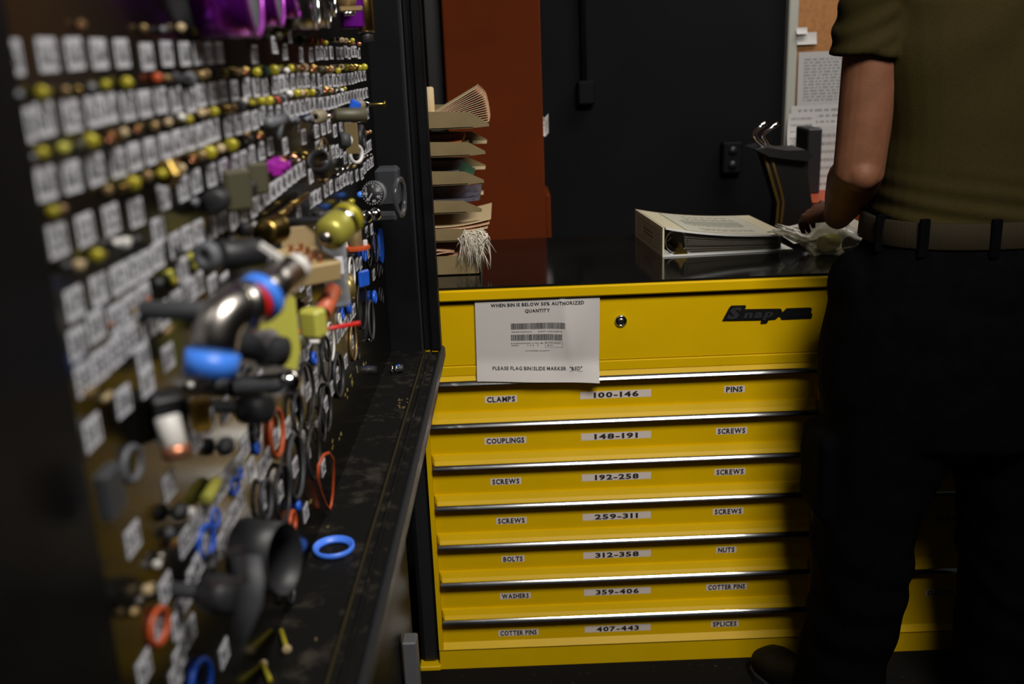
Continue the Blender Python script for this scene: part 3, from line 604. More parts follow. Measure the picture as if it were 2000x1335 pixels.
p = P(696, 301, .02); piece('oval_ring', [('ring', MB().torus(p, pxm(p, 19), .003, V((.8, -.45, 0)), 28, 8, sq=.85), m_wht)], 'white ring hanging below the bronze bracket', 'ring')
p = P(706, 269, .02); piece('gasket', [('gasket', MB().torus(p, pxm(p, 20), .0055, NZ, 28, 10), m_dk)], 'thick black round gasket right of the bronze bracket', 'gasket')
# magenta / lime connectors and grey cluster
p = P(524, 328, .02); b1 = MB()
for k in range(6): b1.box((-.005, -.004, -.005), (.005, .004, .005), 0, Matrix.Translation(p+NX*.007*(k % 3)+NY*(-.010*(k//3)+.002*k)+NZ*.003*k) @ Matrix.Rotation(k, 4, 'X'), .001)
piece('connector', [('shell', b1, m_mag)], 'magenta plastic connector at the upper centre of the board', 'connector')
p = P(519, 352, .02); piece('ring', [('ring', MB().torus(p, pxm(p, 11), .0022, NZ+NX*.4, 20, 6), m_lime)], 'small lime ring just below the magenta connector', 'ring')
b1 = MB().box((-.014, -.020, 0), (.012, .018, .01), 0, frame(P(462, 368, .02), NX*.6+NZ*.8, NY), .003)
piece('buckle', [('buckle', b1, m_olv)], 'olive grey angular buckle left of the magenta connector', 'buckle')
b1 = MB().box((-.010, -.014, 0), (.012, .018, .008), 0, frame(P(499, 352, .018), NX*.6+NZ*.8, NY), .003)
piece('buckle', [('buckle', b1, m_olv)], 'smaller olive buckle touching the magenta connector', 'buckle')
for u, v, pr, t_ in ((424, 392, 24, 'black rubber plug left of the olive buckle'), (483, 367, 17, 'black rubber plug between the two olive buckles'), (476, 448, 13, 'black rubber plug above the big rubber cylinder')):
    p = P(u, v, .015); r = pxm(p, pr); piece('rubber_plug', [('plug', MB().lathe([(r*.7, -.008), (r, -.006), (r, .008), (r*.8, .012)], 22, 0, axm(p, NX)), m_dk)], t_, 'plug')
# dial and clear housing
p = P(727, 378, .055); r = pxm(p, 23)
d1_ = V((-.30, -1, .12)).normalized(); Md = frame(p, V((1, -.30, 0)), V((0, .12, 1)))
b1 = MB().lathe([(r, 0), (r*1.0, .004), (r*1.0, .016), (r*.9, .018)], 32, 0, axm(p, -d1_)); b2 = MB().lathe([(r*1.07, .004), (r*1.07, .013)], 32, 0, axm(p, -d1_)); b3 = MB()
Mf = frame(p+d1_*.0004, V((1, -.3, 0)), V((0, .12, 1)))
for k, t_ in enumerate(('0', '20', '40', '60', '80', '100')):
    a = math.radians(80-k*52); put_text(b3, t_, Mf @ Matrix.Translation((math.cos(a)*r*.62, math.sin(a)*r*.62, 0)), r*.20, m=0, off=.0006)
for k in range(24):
    a = 2*math.pi*k/24; b3.box((r*.82, -.0003, .0003), (r*.94, .0003, .0007), 0, Mf @ Matrix.Rotation(a, 4, 'Z'))
put_text(b3, 'HOT POS', Mf @ Matrix.Translation((-r*.55, r*.1, 0)) @ Matrix.Rotation(math.pi/2, 4, 'Z'), r*.13, m=0)
b3.box((0, -.0006, .0003), (r*.45, .0006, .001), 0, Mf @ Matrix.Rotation(math.radians(235), 4, 'Z'))
b4 = MB().box((-.012, -.030, 0), (.030, .040, .05), 0, frame(P(752, 372, .035), V((1, 0, 0)), NY) @ Matrix.Translation((-.005, 0, -.05)), .006)
b5 = MB().lathe([(.034, 0), (.034, .006), (.026, .006), (.026, 0)], 30, 0, axm(P(778, 385, .075), NZ+NX*-.15), closed=True)
b6 = MB().box((-.02, -.045, 0), (.024, -.030, .03), 0, frame(P(748, 378, .04), V((1, 0, 0)), NY), .004)
piece('dial_gauge', [('dial', b1, m_dk), ('bezel', b2, m_mid), ('scale', b3, m_label), ('housing', b4, m_smoke), ('rim_ring', b5, m_smoke), ('lug', b6, m_smoke)], 'clear plastic regulator housing with a black numbered dial at upper right', 'gauge')
# little beads string
for k, (u, v, mt, t_) in enumerate(((704, 380, m_lblue, 'blue bead fitting nearest the dial'), (686, 394, m_hy, 'yellow bead fitting between two blue ones'), (676, 402, m_lblue, 'small blue bead fitting above the olive cylinder'))):
    piece('bead_fitting', [('bead', MB().lathe([(.003, -.006), (.0055, -.003), (.0055, .002), (.004, .003), (.005, .006)], 14, 0, axm(P(u, v, .015), NX+NZ*.2)), mt)], t_, 'fitting')
p = P(666, 401, .02); piece('wire_loop', [('loop', MB().torus(p, pxm(p, 10), .0009, NZ+NX*.5, 20, 5), m_chrome)], 'thin chrome wire loop above the olive cylinder', 'loop')
for u, v, t_ in ((715, 423, 'left mirror-finish chrome ball knob under the dial'), (733, 418, 'right mirror-finish chrome ball knob under the dial')):
    p = P(u, v, .035); r = pxm(p, 13); b1 = MB().sphere(p, r, seg=24); b2 = cyl(onb(p.y, p.z, 0), p, r*.4, 14)
    piece('chrome_ball', [('ball', b1, m_chrome), ('stem', b2, m_brass)], t_, 'knob')
p = P(563, 745, .05); r = pxm(p, 25); piece('chrome_ball', [('ball', MB().sphere(p, r, seg=28), m_chrome), ('stem', cyl(onb(p.y-.01, p.z, 0), p, r*.75, 20), m_gry)], 'big chrome ball knob at lower centre above the orange ring', 'knob')
# orange flange with stub
p = P(695, 487, .04)
b1 = MB().lathe([(.0185, 0), (.021, .001), (.021, .005), (.0185, .006)], 10, 0, axm(p, NY), sm=False); b2 = cyl(p, p+NY*.030+NZ*.001, .0095, 20)
b3 = MB(); [b3.box((-.003, -.003, 0), (.003, .003, .008), 0, Matrix.Translation(p+V((x, y, .005))), .001) for x, y in ((-.013, -.006), (.014, .002))]
b4 = MB().tube([P(668, 462, .02), P(670, 484, .04), P(680, 500, .05), P(690, 498, .06)], .002, 8)
piece('flange_fitting', [('flange', b1, m_or), ('stub', b2, m_tanp), ('clip', b3, m_wht), ('tether', b4, m_dk)], 'orange flange with tan stub and black tether below the chrome balls', 'fitting')
# clear bottle with label
p = P(655, 520, .045); r = pxm(p, 24)
b1 = MB().lathe([(r*.95, -.05), (r, -.045), (r, .030), (r*.7, .042), (r*.45, .046), (r*.45, .052)], 28, 0, axm(p, NY)); b2 = MB().box((-.007, -.011, 0), (.007, .011, .0006), 0, frame(p+V((.35, -.94, 0))*(r*1.02)+NY*.004, V((.94, .35, 0)), NY)); put_text(b2, '57', frame(p+V((.35, -.94, 0))*(r*1.02)+NY*.004, V((.94, .35, 0)), NY), .008, .010)
piece('clear_bottle', [('bottle', b1, m_clear), ('number_label', b2, [m_label, m_print])], 'clear plastic bottle with a number label right of the connector block', 'bottle')
p = P(677, 560, .035); r = pxm(p, 26)
piece('brass_ring', [('ring', MB().lathe([(r*.86, -.007), (r, -.007), (r, .007), (r*.86, .007)], 34, 0, axm(p, NX*.55+NZ), closed=True), mat('brass_satin', (.36, .27, .09), .35, .7))], 'wide satin brass ring clamp under the clear bottle', 'ring')
# salmon tube, steel pin, red pin and base
A = P(628, 612, .055); r = pxm(A, 17)
piece('salmon_sleeve', [('sleeve', hollow(P(630, 612, .06), P(630, 612, .06)+V((.006, .042, .016)), r, r*.7), m_salm), ('bracket', cyl(onb(P(630, 612, .06).y+.02, P(630, 612, .06).z, 0), P(630, 612, .06)+V((0, .02, 0)), .004), m_gry)], 'salmon red plastic sleeve below the clear bottle', 'sleeve')
piece('steel_pin', [('pin', cyl(P(602, 616, .045), P(628, 586, .045), pxm(A, 7)), m_chrome)], 'bright steel pin left of the salmon sleeve', 'pin')
A = P(603, 648, .04); b1 = cyl(A, A+NZ*.052+NX*.03, pxm(A, 4.6)); b2 = MB().lathe([(.012, -.003), (.013, 0), (.012, .003)], 22, 0, axm(P(598, 648, .038), NZ+NX*.2)); 
piece('red_pin', [('pin', b1, m_redp), ('collar', b2, m_mid), ('stem', cyl(onb(A.y, A.z, 0), A, .004), m_redp)], 'bright red pull pin pointing right across the o-rings', 'pin')
piece('white_pin', [('pin', cyl(P(585, 668, .03), P(585, 668, .03)+NZ*.022, .0022), m_wht), ('collar', MB().sphere(P(582, 668, .03), .010, sy=.5), m_olv)], 'thin white pin right below the bright red pull pin', 'pin')
for u, v, t_ in ((584, 594, 'brown glossy bead fitting above the steel pin'),):
    p = P(u, v, .03); piece('bead', [('bead', MB().sphere(p, pxm(p, 12)), mat('brown_gloss', (.08, .02, .008), .12)), ('stem', cyl(p, P(598, 582, .03), .004), m_brass)], t_, 'bead')
# lime bracket
p = P(545, 625, .05)
b1 = MB(); b1.box((-.024, -.034, 0), (.014, .036, .006), 0, frame(p, V((.72, .69, 0)), NY), .002)
b1.prism([(-.02, -.036), (.006, -.05), (.012, -.03), (.012, .02), (-.02, .03)], frame(p+V((.004, 0, 0)), V((.72, .69, 0)), NY), .005)
b1.box((-.006, -.016, -.018), (.016, .012, 0), 0, frame(p+V((.02, .01, -.006)), V((.9, -.43, 0)), NY), .003)
b2 = cyl(p+V((-.012, -.012, .008)), p+V((-.013, -.014, .008)), .0035)
piece('lime_bracket', [('bracket', b1, m_lime), ('hole', b2, m_dk), ('stem', cyl(onb(p.y, p.z, 0), p, .006), m_gry)], 'lime-green plastic bracket beside the stainless elbow pipe', 'bracket')
# grey cap cylinder under lime bracket
A = P(470, 672, .045); B_ = P(518, 680, .06); r = pxm(B_, 37)
b1 = MB().lathe([(r*.75, 0), (r*.8, .05)], 28, 0, axm(P(455, 668, .03), B_-P(455, 668, .03))); b2 = MB().lathe([(r*.95, -.006), (r, -.002), (r, .006), (r*.93, .009)], 32, 0, axm(B_, V((.75, .65, -.05))))
piece('round_cap', [('neck', b1, m_gry), ('cap', b2, mat('cap_grey', (.30, .28, .29), .5))], 'grey round cap on a dark neck below the elbow pipe', 'cap')
# black knobs
for u, v, pr, t_ in ((500, 797, 32, 'black moulded knob under the big chrome ball'), (430, 1160, 40, 'black round knob in front of the strap clamp')):
    p = P(u, v, .04); r = pxm(p, pr)
    b1 = MB().lathe([(r*.5, -.02), (r*.9, -.016), (r, -.004), (r*.95, .012), (r*.6, .016)], 26, 0, axm(p, NZ*.6-NX*.5+NY*.2)); b2 = cyl(onb(p.y+.01, p.z, 0), p, r*.4)
    piece('ball_grip', [('knob', b1, m_dk), ('stem', b2, m_gry)], t_, 'knob')
# foam block, white tube
p = P(382, 808, .03); piece('foam_block', [('block', MB().box((-.004, -.013, 0), (.010, .013, .010), 0, frame(p, NX*.5+NZ*.85, NY), .002), m_foam), ('backing', MB().box((-.03, -.018, -.02), (-.006, .018, .006), 0, frame(p, NX*.5+NZ*.85, NY), .002), m_dk)], 'yellow foam block with black backing on the lower left board', 'foam block')
piece('white_tube', [('tube', cyl(P(326, 812, .03), P(342, 872, .035), .0085), m_wht), ('copper_end', cyl(P(342, 872, .035), P(348, 895, .037), .010), m_cop)], 'white tube with copper end hanging left of the yellow foam block', 'tube')
p = P(200, 960, .01); piece('grey_block', [('block', MB().box((-.012, -.016, 0), (.012, .016, .01), 0, frame(p, NX, NY), .002), m_gry)], 'dark grey block alone at the lower left board edge', 'block')
# o-rings (flat on the board)
RG_ = [(598,768,64,2.6,'k'),(577,806,40,2.6,'k'),(630,700,46,2.4,'k'),(637,796,49,2.4,'k'),(661,732,45,3.0,'k'),(578,910,65,2.8,'d'),(606,884,53,2.4,'k'),(548,962,60,2.6,'k'),(516,975,42,2.4,'d'),(625,828,35,1.8,'k'),(645,667,38,2.0,'w'),(690,668,38,2.0,'t'),(687,534,33,1.9,'w'),(705,596,48,1.7,'k'),(720,625,39,2.4,'d'),(720,487,34,1.8,'k'),(731,484,30,2.2,'k'),(744,525,12,1.2,'k'),(738,528,14,1.2,'k'),(740,575,14,1.2,'k'),(747,578,15,1.2,'k'),(540,845,50,3.0,'o'),(571,1020,26,2.8,'o'),(310,1223,41,2.6,'o'),(402,1057,36,2.3,'u'),(420,1012,21,1.8,'u'),(457,949,19,1.8,'u'),(469,925,13,1.6,'u'),(502,874,14,2.2,'u'),(582,987,10,3.5,'u'),(613,700,14,3.0,'u'),(711,491,21,2.4,'u'),(731,580,13,4.0,'u'),(681,600,13,4.0,'u'),(669,613,12,1.6,'u'),(663,623,12,1.6,'w'),(258,905,38,2.4,'g'),(392,1332,48,2.6,'u'),(500,840,26,1.8,'d'),(452,1062,16,1.6,'d'),(560,1150,30,2.5,'k'),(700,690,13,1.5,'k')]
OC = {'k': 'black', 'd': 'dark grey', 'w': 'white', 't': 'tan', 'o': 'orange-red', 'u': 'blue', 'g': 'grey'}
by = {}
for t in RG_: by.setdefault(t[4], []).append(t)
OR2 = ['largest']+['%s largest' % q for q in ORD[1:]]
for c, lst in by.items():
    lst.sort(key=lambda t: -t[2])
    for i, (u, v, hh, tr, _) in enumerate(lst):
        p = P(u, v, tr*.001); R = pxm(p, hh)-tr*.0008
        o = MB().torus(p+NZ*tr*.001*(.1+(i % 3)*.9 if c in 'kd' else .1), R, tr*.001, NZ+NX*((-.14 if u < 480 else 0)+rl.uniform(-.03, .03)), 36, 8, sq=rl.uniform(.97, 1.03)).build('o_ring', COL[c][0])
        side = 'right half' if u > 600 else 'left half'
        pos = f'{OC[c]} o-ring flat on the {side} of the board, {OR2[i]} of its colour' if len(lst) > 1 else f'only {OC[c]} o-ring, flat on the lower left board'
        tag(o, pos, 'o-ring', 'o-rings on the hardware board')
# blue plates / clips on the right
p = P(742, 480, .002); piece('blue_gasket_plate', [('plate', MB().prism([(.045*math.cos(a)*(1 if abs(math.cos(a)) < .6 else .7), .034*math.sin(a)) for a in [2*math.pi*k/14 for k in range(14)]], frame(p, NX, NY), .004), m_blue)], 'blue oval gasket plate at the right edge of the board', 'plate')
p = P(712, 543, .012); piece('blue_bracket', [('bracket', MB().box((-.014, -.015, -.008), (.010, .014, 0), 0, frame(p+NZ*.003, NX*.8+NZ*.6, NY+NX*.1), .003), m_blue)], 'blue square bracket below the orange flange', 'bracket')
# leaning orange ring
pts = [(642, 884), (650, 896), (651, 925), (650, 960), (647, 985), (643, 995), (636, 985), (627, 962), (621, 935), (622, 908), (632, 888)]
lp = [P(u, v, .022-.014*((v-884)/111)) for u, v in pts]
piece('slack_ring', [('ring', MB().tube(lp, .0020, 8, closed=True, up=NZ), m_or)], 'slack orange-red ring hanging in a D shape near the tray', 'ring')
# tan u-shaped loop and chrome tip at the right
p = P(720, 660, .006); piece('ring_tip', [('tip', MB().sphere(P(722, 664, .004), .004), m_chrome)], 'tiny chrome tip at the foot of the grey o-ring', 'tip')
# strap clamp lower centre
p = P(535, 1085, .045); pc = mv(p, 4, 4, 0)
r = pxm(p, 74); Ma = axm(pc, (mv(pc, 60, 8, -.012)-pc).normalized())
b1 = MB(); b1.lathe([(r*.955, -.034), (r, -.034), (r, .010), (r*.955, .010)], 44, 0, Ma @ Matrix.Diagonal((1, .80, 1, 1)).to_4x4() @ Matrix.Rotation(0, 4, 'X'), closed=True)
b2 = MB(); s0 = P(478, 1085, .065); rings = []
for du, dv, wd, dd in ((0, 0, 30, .01), (8, 50, 30, 0), (6, 100, 27, -.005), (-4, 140, 20, -.005), (-8, 165, 12, -.005), (-10, 190, 4, -.004), (-22, 240, 3, -.002)):
    q0 = mv(s0, du-wd, dv, dd+.012); q1 = mv(s0, du+wd, dv, dd); rings.append([q0, q1, q1+V((0, .002, 0)), q0+V((0, .002, 0))])
b2.loft(rings, 0, True)
b3 = MB(); pk = P(441, 1106, .07); Mk = frame(pk, V((.85, .2, 0)), V((.05, 0, 1)))
for lo, hi in (((-.014, .010, 0), (.014, .013, .003)), ((-.014, -.013, 0), (.014, -.010, .003)), ((-.014, -.013, 0), (-.011, .013, .003)), ((.011, -.013, 0), (.014, .013, .003))): b3.box(lo, hi, 0, Mk)
piece('strap_clamp', [('band', b1, m_dk), ('strap', b2, m_gry), ('buckle', b3, mat('buckle_grey', (.07, .06, .06), .4, .5))], 'large black webbing strap clamp looped at the bottom of the board', 'clamp')
# ---- top edge: purple bands, chrome rings, canister
for u, vb, R_, wd, m_, n_, t_ in ((505, 72, .052, .052, m_purple, 'purple_band', 'largest purple anodised band clamp at the top of the board'), (550, 52, .044, .036, m_purple, 'purple_band', 'middle purple anodised band clamp at the board top'), (583, 36, .036, .030, m_purple, 'purple_band', 'smallest purple band clamp, right of the other two'), (620, 57, .046, .040, m_steel, 'steel_band', 'wide polished steel ring beside the purple bands'), (643, 54, .044, .034, m_steel, 'steel_band', 'thin polished steel ring behind the wide one'), (654, 33, .030, .034, m_steel, 'steel_band', 'smallest polished steel ring at the board top')):
    p = P(u, vb, wd); p.z += R_; ax = (NZ+NX*.10).normalized()
    b1 = MB().lathe([(R_*.96, -wd+.004), (R_, -wd+.004), (R_, 0), (R_*.96, 0)], 48, 0, axm(p, ax), closed=True)
    for f in range(len(b1.m)): b1.m[f] = 1 if f >= 48*3 else 0
    b2 = MB().lathe([(R_*.94, -.002), (R_*1.02, -.002), (R_*1.02, .0015), (R_*.94, .0015)], 48, 0, axm(p, ax), closed=True)
    piece(n_, [('band', b1, [m_, m_gry]), ('rim', b2, mat('purple_rim', (.35, .04, .42), .3, .4) if m_ is m_purple else m_chrome)], t_, 'band clamp')
A = P(716, 62, .05)
b1 = cyl(A, A+NY*.075, .0125, 26); b2 = cyl(A-NY*.016, A, .010, 22); b3 = cyl(A-NY*.002, A+NY*.001, .0135, 26)
piece('brass_canister', [('body', b1, m_brass), ('foot', b2, m_dk), ('collar', b3, m_steel)], 'upright brass canister with black foot at the top right board corner', 'canister')
A = P(690, 25, .04)
b1 = MB().box((-.018, -.022, -.02), (.016, .022, 0), 0, frame(A, V((1, .3, 0)), NY), .003); b2 = MB()
for i in range(3): b2.sphere(P(676+i*7, 26, .045), .0035)
b3 = MB().box((-.016, -.004, 0), (.018, .004, .012), 0, frame(P(682, 18, .04), V((1, .3, 0)), NY), .002)
piece('purple_valve', [('body', b1, m_purple), ('screw', b2, m_chrome), ('plate', b3, m_tan)], 'purple anodised valve block left of the brass canister', 'valve')
piece('tan_cap', [('cap', cyl(P(668, 2, .03), P(685, 2, .04), .012), m_tan)], 'tan round cap above the purple valve block', 'cap')
# ---- things lying in the tray
c = (atZ(612, 1075, ZT0)+atZ(693, 1075, ZT0))/2; R = (atZ(693, 1075, ZT0)-atZ(612, 1075, ZT0)).length/2
o = MB().lathe([(R*.70, .0005), (R*.94, .0005), (R, .004), (R*.97, .0085), (R*.90, .0085), (R*.86, .0055), (R*.72, .0045)], 44, 0, Matrix.Translation((c.x, c.y, ZT0)) @ Matrix.Rotation(-math.pi/2, 4, 'Y'), closed=True).build('cap_ring', mat('ring_blue', (.06, .2, .85), .4))
tag(o, 'light blue plastic ring lying in the case tray', 'ring')
for i, (u0, v0, u1, v1, t_) in enumerate(((549, 1232, 560, 1266, 'yellow screw lying in the tray, farther of the two'), (514, 1298, 528, 1330, 'yellow screw lying in the tray, nearer one at the bottom edge'))):
    a = atZ(u0, v0, ZT0+.004); b_ = atZ(u1, v1, ZT0+.005); hd, tl = (b_, a) if i == 0 else (a, b_)
    d = (hd-tl).normalized()
    piece('screw', [('shank', cyl(tl+V((0, 0, .001)), hd, .0028, 12), m_hy), ('head', cyl(hd, hd+d*.003+V((0, 0, .0)), .0050, 14), m_cream)], t_, 'screw')
a = atZ(776, 720, ZT0+.008)
b1 = MB().lathe([(.004, -.012), (.009, -.012), (.009, -.009), (.004, -.009)], 20, 0, axm(a, V((1, .3, 0))), closed=True); b1.lathe([(.004, -.004), (.009, -.004), (.009, -.001), (.004, -.001)], 20, 0, axm(a, V((1, .3, 0))), closed=True)
b2 = cyl(a-V((.001, 0, 0)), a+V((.011, .003, 0)), .008, 20); b3 = cyl(a+V((.001, 0, .0045)), a+V((.006, .001, .0055)), .004)
piece('hose_fitting', [('ferrule', b1, m_chrome), ('body', b2, m_dk), ('blue_insert', b3, m_blue)], 'small black fitting with chrome ferrules at the far end of the tray', 'fitting')
o = MB()
for k in range(14):
    a = atZ(790+rl.uniform(-14, 6), 786+rl.uniform(-9, 12), ZT0+.001); o.box((-.0015, -.001, 0), (.0015, .001, .0012), 0, Matrix.Translation(a-V((0, 0, .001))) @ Matrix.Rotation(rl.uniform(0, 3), 4, 'Z'))
for u, v in ((640, 1028), (617, 1247), (658, 1266), (664, 828), (676, 886)):
    a = atZ(u, v, ZT0+.001); o.box((-.002, -.001, 0), (.002, .001, .0012), 0, Matrix.Translation(a-V((0, 0, .001))) @ Matrix.Rotation(rl.uniform(0, 3), 4, 'Z'))
tag(o.build('debris', m_tanp), 'scattered grit and paint crumbs lying in the tray', 'debris', None, 'stuff')

# ================================================================ ON THE WORKTOP
m_tan_tray = mat('tray_tan', (.20, .145, .065), .55, var=.12, vs=12)
m_fold = mat('folder_pink', (.62, .36, .22), .6, var=.15, vs=40, stretch=(1, 1, 8))
m_folde = mat('folder_cream', (.60, .46, .26), .6)
m_paper = mat('paper_white', (.62, .60, .54), .6)
# desk tray stack
trays = [(-.03, 1.288, 1.322), (-.042, 1.192, 1.232), (-.052, 1.120, 1.158), (-.058, 1.052, 1.090), (-.066, .998, 1.030)]
YT0, YT1, XT0 = 2.235, 2.53, -.29
tz = []
for i, (u, vb, vt, vtip, ut) in enumerate(((955, 250, 217, 243, 925), (948, 304, 276, 297, 922), (945, 360, 333, 353, 915), (941, 415, 390, 409, 912), (938, 470, 445, 462, 905))):
    tip = atY(u, vtip, YT0); zb_ = atY(880, vb+2, YT0).z; zt_ = atY(860, vt, YT0).z; xt = atY(ut-8, vt+8, YT0).x
    tz.append(zb_)
    e = empty('letter_tray', (tip.x-.12, (YT0+YT1)/2, zb_), 'tan letter tray, %s of the stack' % ('topmost', 'second from the top', 'middle one', 'third from the bottom', 'second from the bottom')[i], 'tray', 'tan letter trays in the stack')
    poly = [(XT0, zb_), (tip.x-.03, zb_+.001), (tip.x, tip.z-.004), (tip.x, tip.z+.002), (xt, zt_-.004), (XT0, zt_+.004)]
    for y in (YT0, YT1-.003):
        MB().prism([(x, z) for x, z in poly], frame(V((0, y+.003, 0)), V((1, 0, 0)), V((0, 0, 1))), .003).build('side_wall', m_tan_tray, e)
    MB().box((XT0, YT0, zb_), (tip.x-.035, YT1, zb_+.003)).build('base', m_tan_tray, e)
    MB().box((XT0, YT0, zb_), (XT0+.003, YT1, zt_)).build('back_wall', m_tan_tray, e)
    for y in (YT0+.003, YT1-.02): MB().box((tip.x-.036, y, zb_+.001), (tip.x-.001, y+.016, zb_+.007)).build('foot', m_folde, e)
zb5 = atY(880, 500, YT0).z; xr5 = atY(937, 505, YT0).x
e = empty('tray_base', (-.17, (YT0+YT1)/2, WT), 'plain tan box at the bottom of the letter tray stack', 'tray')
b = MB(); b.box((XT0, YT0, WT), (xr5, YT0+.003, zb5)); b.box((XT0, YT1-.003, WT), (xr5, YT1, zb5)); b.box((xr5-.003, YT0, WT), (xr5, YT1, zb5-.004)); b.box((XT0, YT0, WT), (xr5, YT1, WT+.003))
b.box((XT0, YT0, WT), (XT0+.003, YT1, zb5)); b.build('box', m_tan_tray, e)
for y in (YT0+.02, YT1-.03): MB().box((XT0-.003, y, WT), (XT0, y+.01, tz[0]+.01)).build('support', m_tan_tray, e)
# fanned folders in the top tray
z0 = tz[0]+.0035; px0 = atY(845, 212, 2.30); tp_ = atY(930, 182, 2.30); rt_ = atY(948, 225, 2.30)
nF = 16
for k in range(nF):
    q = k/(nF-1); ang = math.radians(2+26*q); L = .135+.006*math.sin(k*2.3)
    ox, oz = -.166, z0+.004+.0012*k
    s_ = MB(); c1 = V((ox, 2.25, oz)); dx = V((math.cos(ang), 0, math.sin(ang)))
    L = .135-.012*max(0, q-.7)*3
    nn = V((-math.sin(ang), 0, math.cos(ang)))*.0013
    a0, a1 = c1, c1+dx*L; tabm = V((0, .24, 0))
    mid = c1+dx*L*.5+nn*-1.5*(1-q)
    s_.loft([[a, a+tabm, a+tabm+nn, a+nn] for a in (a0, mid, a1)], 0, False)
    tag(s_.build('file_folder', m_fold if k % 3 else m_folde), ('pinkish' if k % 3 else 'cream')+' folder, '+(ORD[k]+' from the bottom' if k else 'lowest')+' of the fan in the topmost tray', 'folder', 'folders fanned in the topmost tray')
def sheetlike(name, x0, x1, y0, y1, z, th, m_, label, cat, group=None, wav=.004, rise=.0, ph=0):
    b = MB(); n = 10; rings = []
    for i in range(n+1):
        q = i/n; x = x0+(x1-x0)*q; dz = wav*math.sin(q*5+ph)+rise*q*q
        rings.append([V((x, y0, z+dz)), V((x, y1, z+dz)), V((x, y1, z+dz+th)), V((x, y0, z+dz+th))])
    b.loft(rings, 0, False); return tag(b.build(name, m_), label, cat, group)
sheetlike('file_folder', XT0+.02, -.095, YT0+.02, YT1-.03, tz[1]+.010, .012, mat('orange_folder', (.42, .09, .012), .5), 'orange folder in the second tray from the top', 'folder', wav=.002, rise=.012)
sheetlike('document', XT0+.02, -.085, YT0+.01, YT1-.06, tz[1]+.0055, .0015, m_folde, 'cream sheet lying under the orange folder', 'paper', wav=.001, rise=.008)
for k in range(4): sheetlike('file_folder', XT0+.02, -.075-.006*k, YT0+.015, YT1-.02, tz[2]+.005+.0045*k, .0025, mat('green_folder', (.03, .11, .06), .5), 'thin dark green folder, '+('lowest', 'second from the bottom', 'third from the bottom', 'topmost')[k]+' in the middle tray', 'folder', 'green folders in the middle tray', wav=.001, ph=k)
sheetlike('magazine', XT0+.02, -.105, YT0+.03, YT1-.03, tz[2]+.026, .004, m_mid, 'curled grey magazine above the green folders', 'magazine', wav=.004, ph=1)
sheetlike('magazine', XT0+.02, -.06, YT0+.02, YT1-.03, tz[3]+.016, .005, mat('magazine_blue', (.10, .10, .13), .4, var=.6, vs=60), 'blue-grey magazine curling in the fourth tray down', 'magazine', wav=.003, rise=.012)
sheetlike('document', XT0+.02, -.09, YT0+.01, YT1-.03, tz[3]+.006, .003, m_fold, 'pinkish papers under the curled magazine', 'paper', wav=.003, ph=2)
for k in range(3): sheetlike('file_folder', XT0+.02, -.045+.004*k, YT0+.008+.01*k, YT1-.03, tz[4]+.012+.007*k, .002, m_fold if k % 2 else m_folde, ('lowest cream', 'middle pink', 'uppermost cream')[k]+' folder bulging from the fifth tray down', 'folder', 'folders bulging from the fifth tray', wav=.004, rise=.018, ph=.6*k)
for k in range(5): sheetlike('file_folder', XT0+.02, -.10-.008*k, YT0+.01, YT1-.03, WT+.024+.006*k, .002, m_fold, 'crumpled pink folder, '+('lowest', 'second lowest', 'middle one', 'second highest', 'highest')[k]+' in the bottom box', 'folder', 'folders stuffed in the bottom box', wav=.006, rise=.004, ph=1.1*k)
# white marker standing in the top tray and paper roll behind
p = atY(838, 190, 2.42); tag(MB().lathe([(.009, 0), (.012, .004), (.012, p.z+.02-z0), (.009, p.z+.024-z0)], 20, 0, axm((p.x, 2.42, z0), (0, 0, 1))).build('paper_roll', m_folde), 'cream paper roll standing at the back of the topmost tray', 'roll')
p = atY(951, 222, 2.40); tag(MB().lathe([(.004, 0), (.006, .002), (.006, .08), (.004, .083)], 14, 0, axm((p.x+.004, 2.40, p.z), (-1, 0, -.0))).build('marker', m_wht), 'white capped marker poking out of the topmost tray', 'marker')
# frayed string bundle
b = MB(); rr = random.Random(5); c0 = atY(925, 470, 2.215)
for k in range(120):
    st = V((c0.x+rr.uniform(-.018, .026), 2.228-rr.uniform(0, .012), c0.z+rr.uniform(.0, .022))); g = []
    dxx = rr.gauss(0, .007); ln = rr.uniform(.02, .062) if k % 9 else .078
    for i in range(7):
        q = i/6; g.append(st+V((dxx*q*2+.005*math.sin(q*7+k)-.012*(1-q)*((k % 4) == 0), -.007*math.sin(q*3.1)-.002*rr.random(), .008*math.sin(q*3.14)-ln*q*q)))
    b.tube(g, .00055 if k % 6 else .0011, 4)
for k in range(6):
    g = [c0+V((.01+.014*q, -.008, .018+.012*math.sin(q*3+k)-.004*k)) for q in (0, .5, 1, 1.6)]; b.tube(g, .0008, 4)
o = b.build('string_bundle', mat('string_white', (.78, .72, .60), .7)); tag(o, 'frayed white string bundle hanging over the corner of the tray stack', 'string', None, 'stuff')

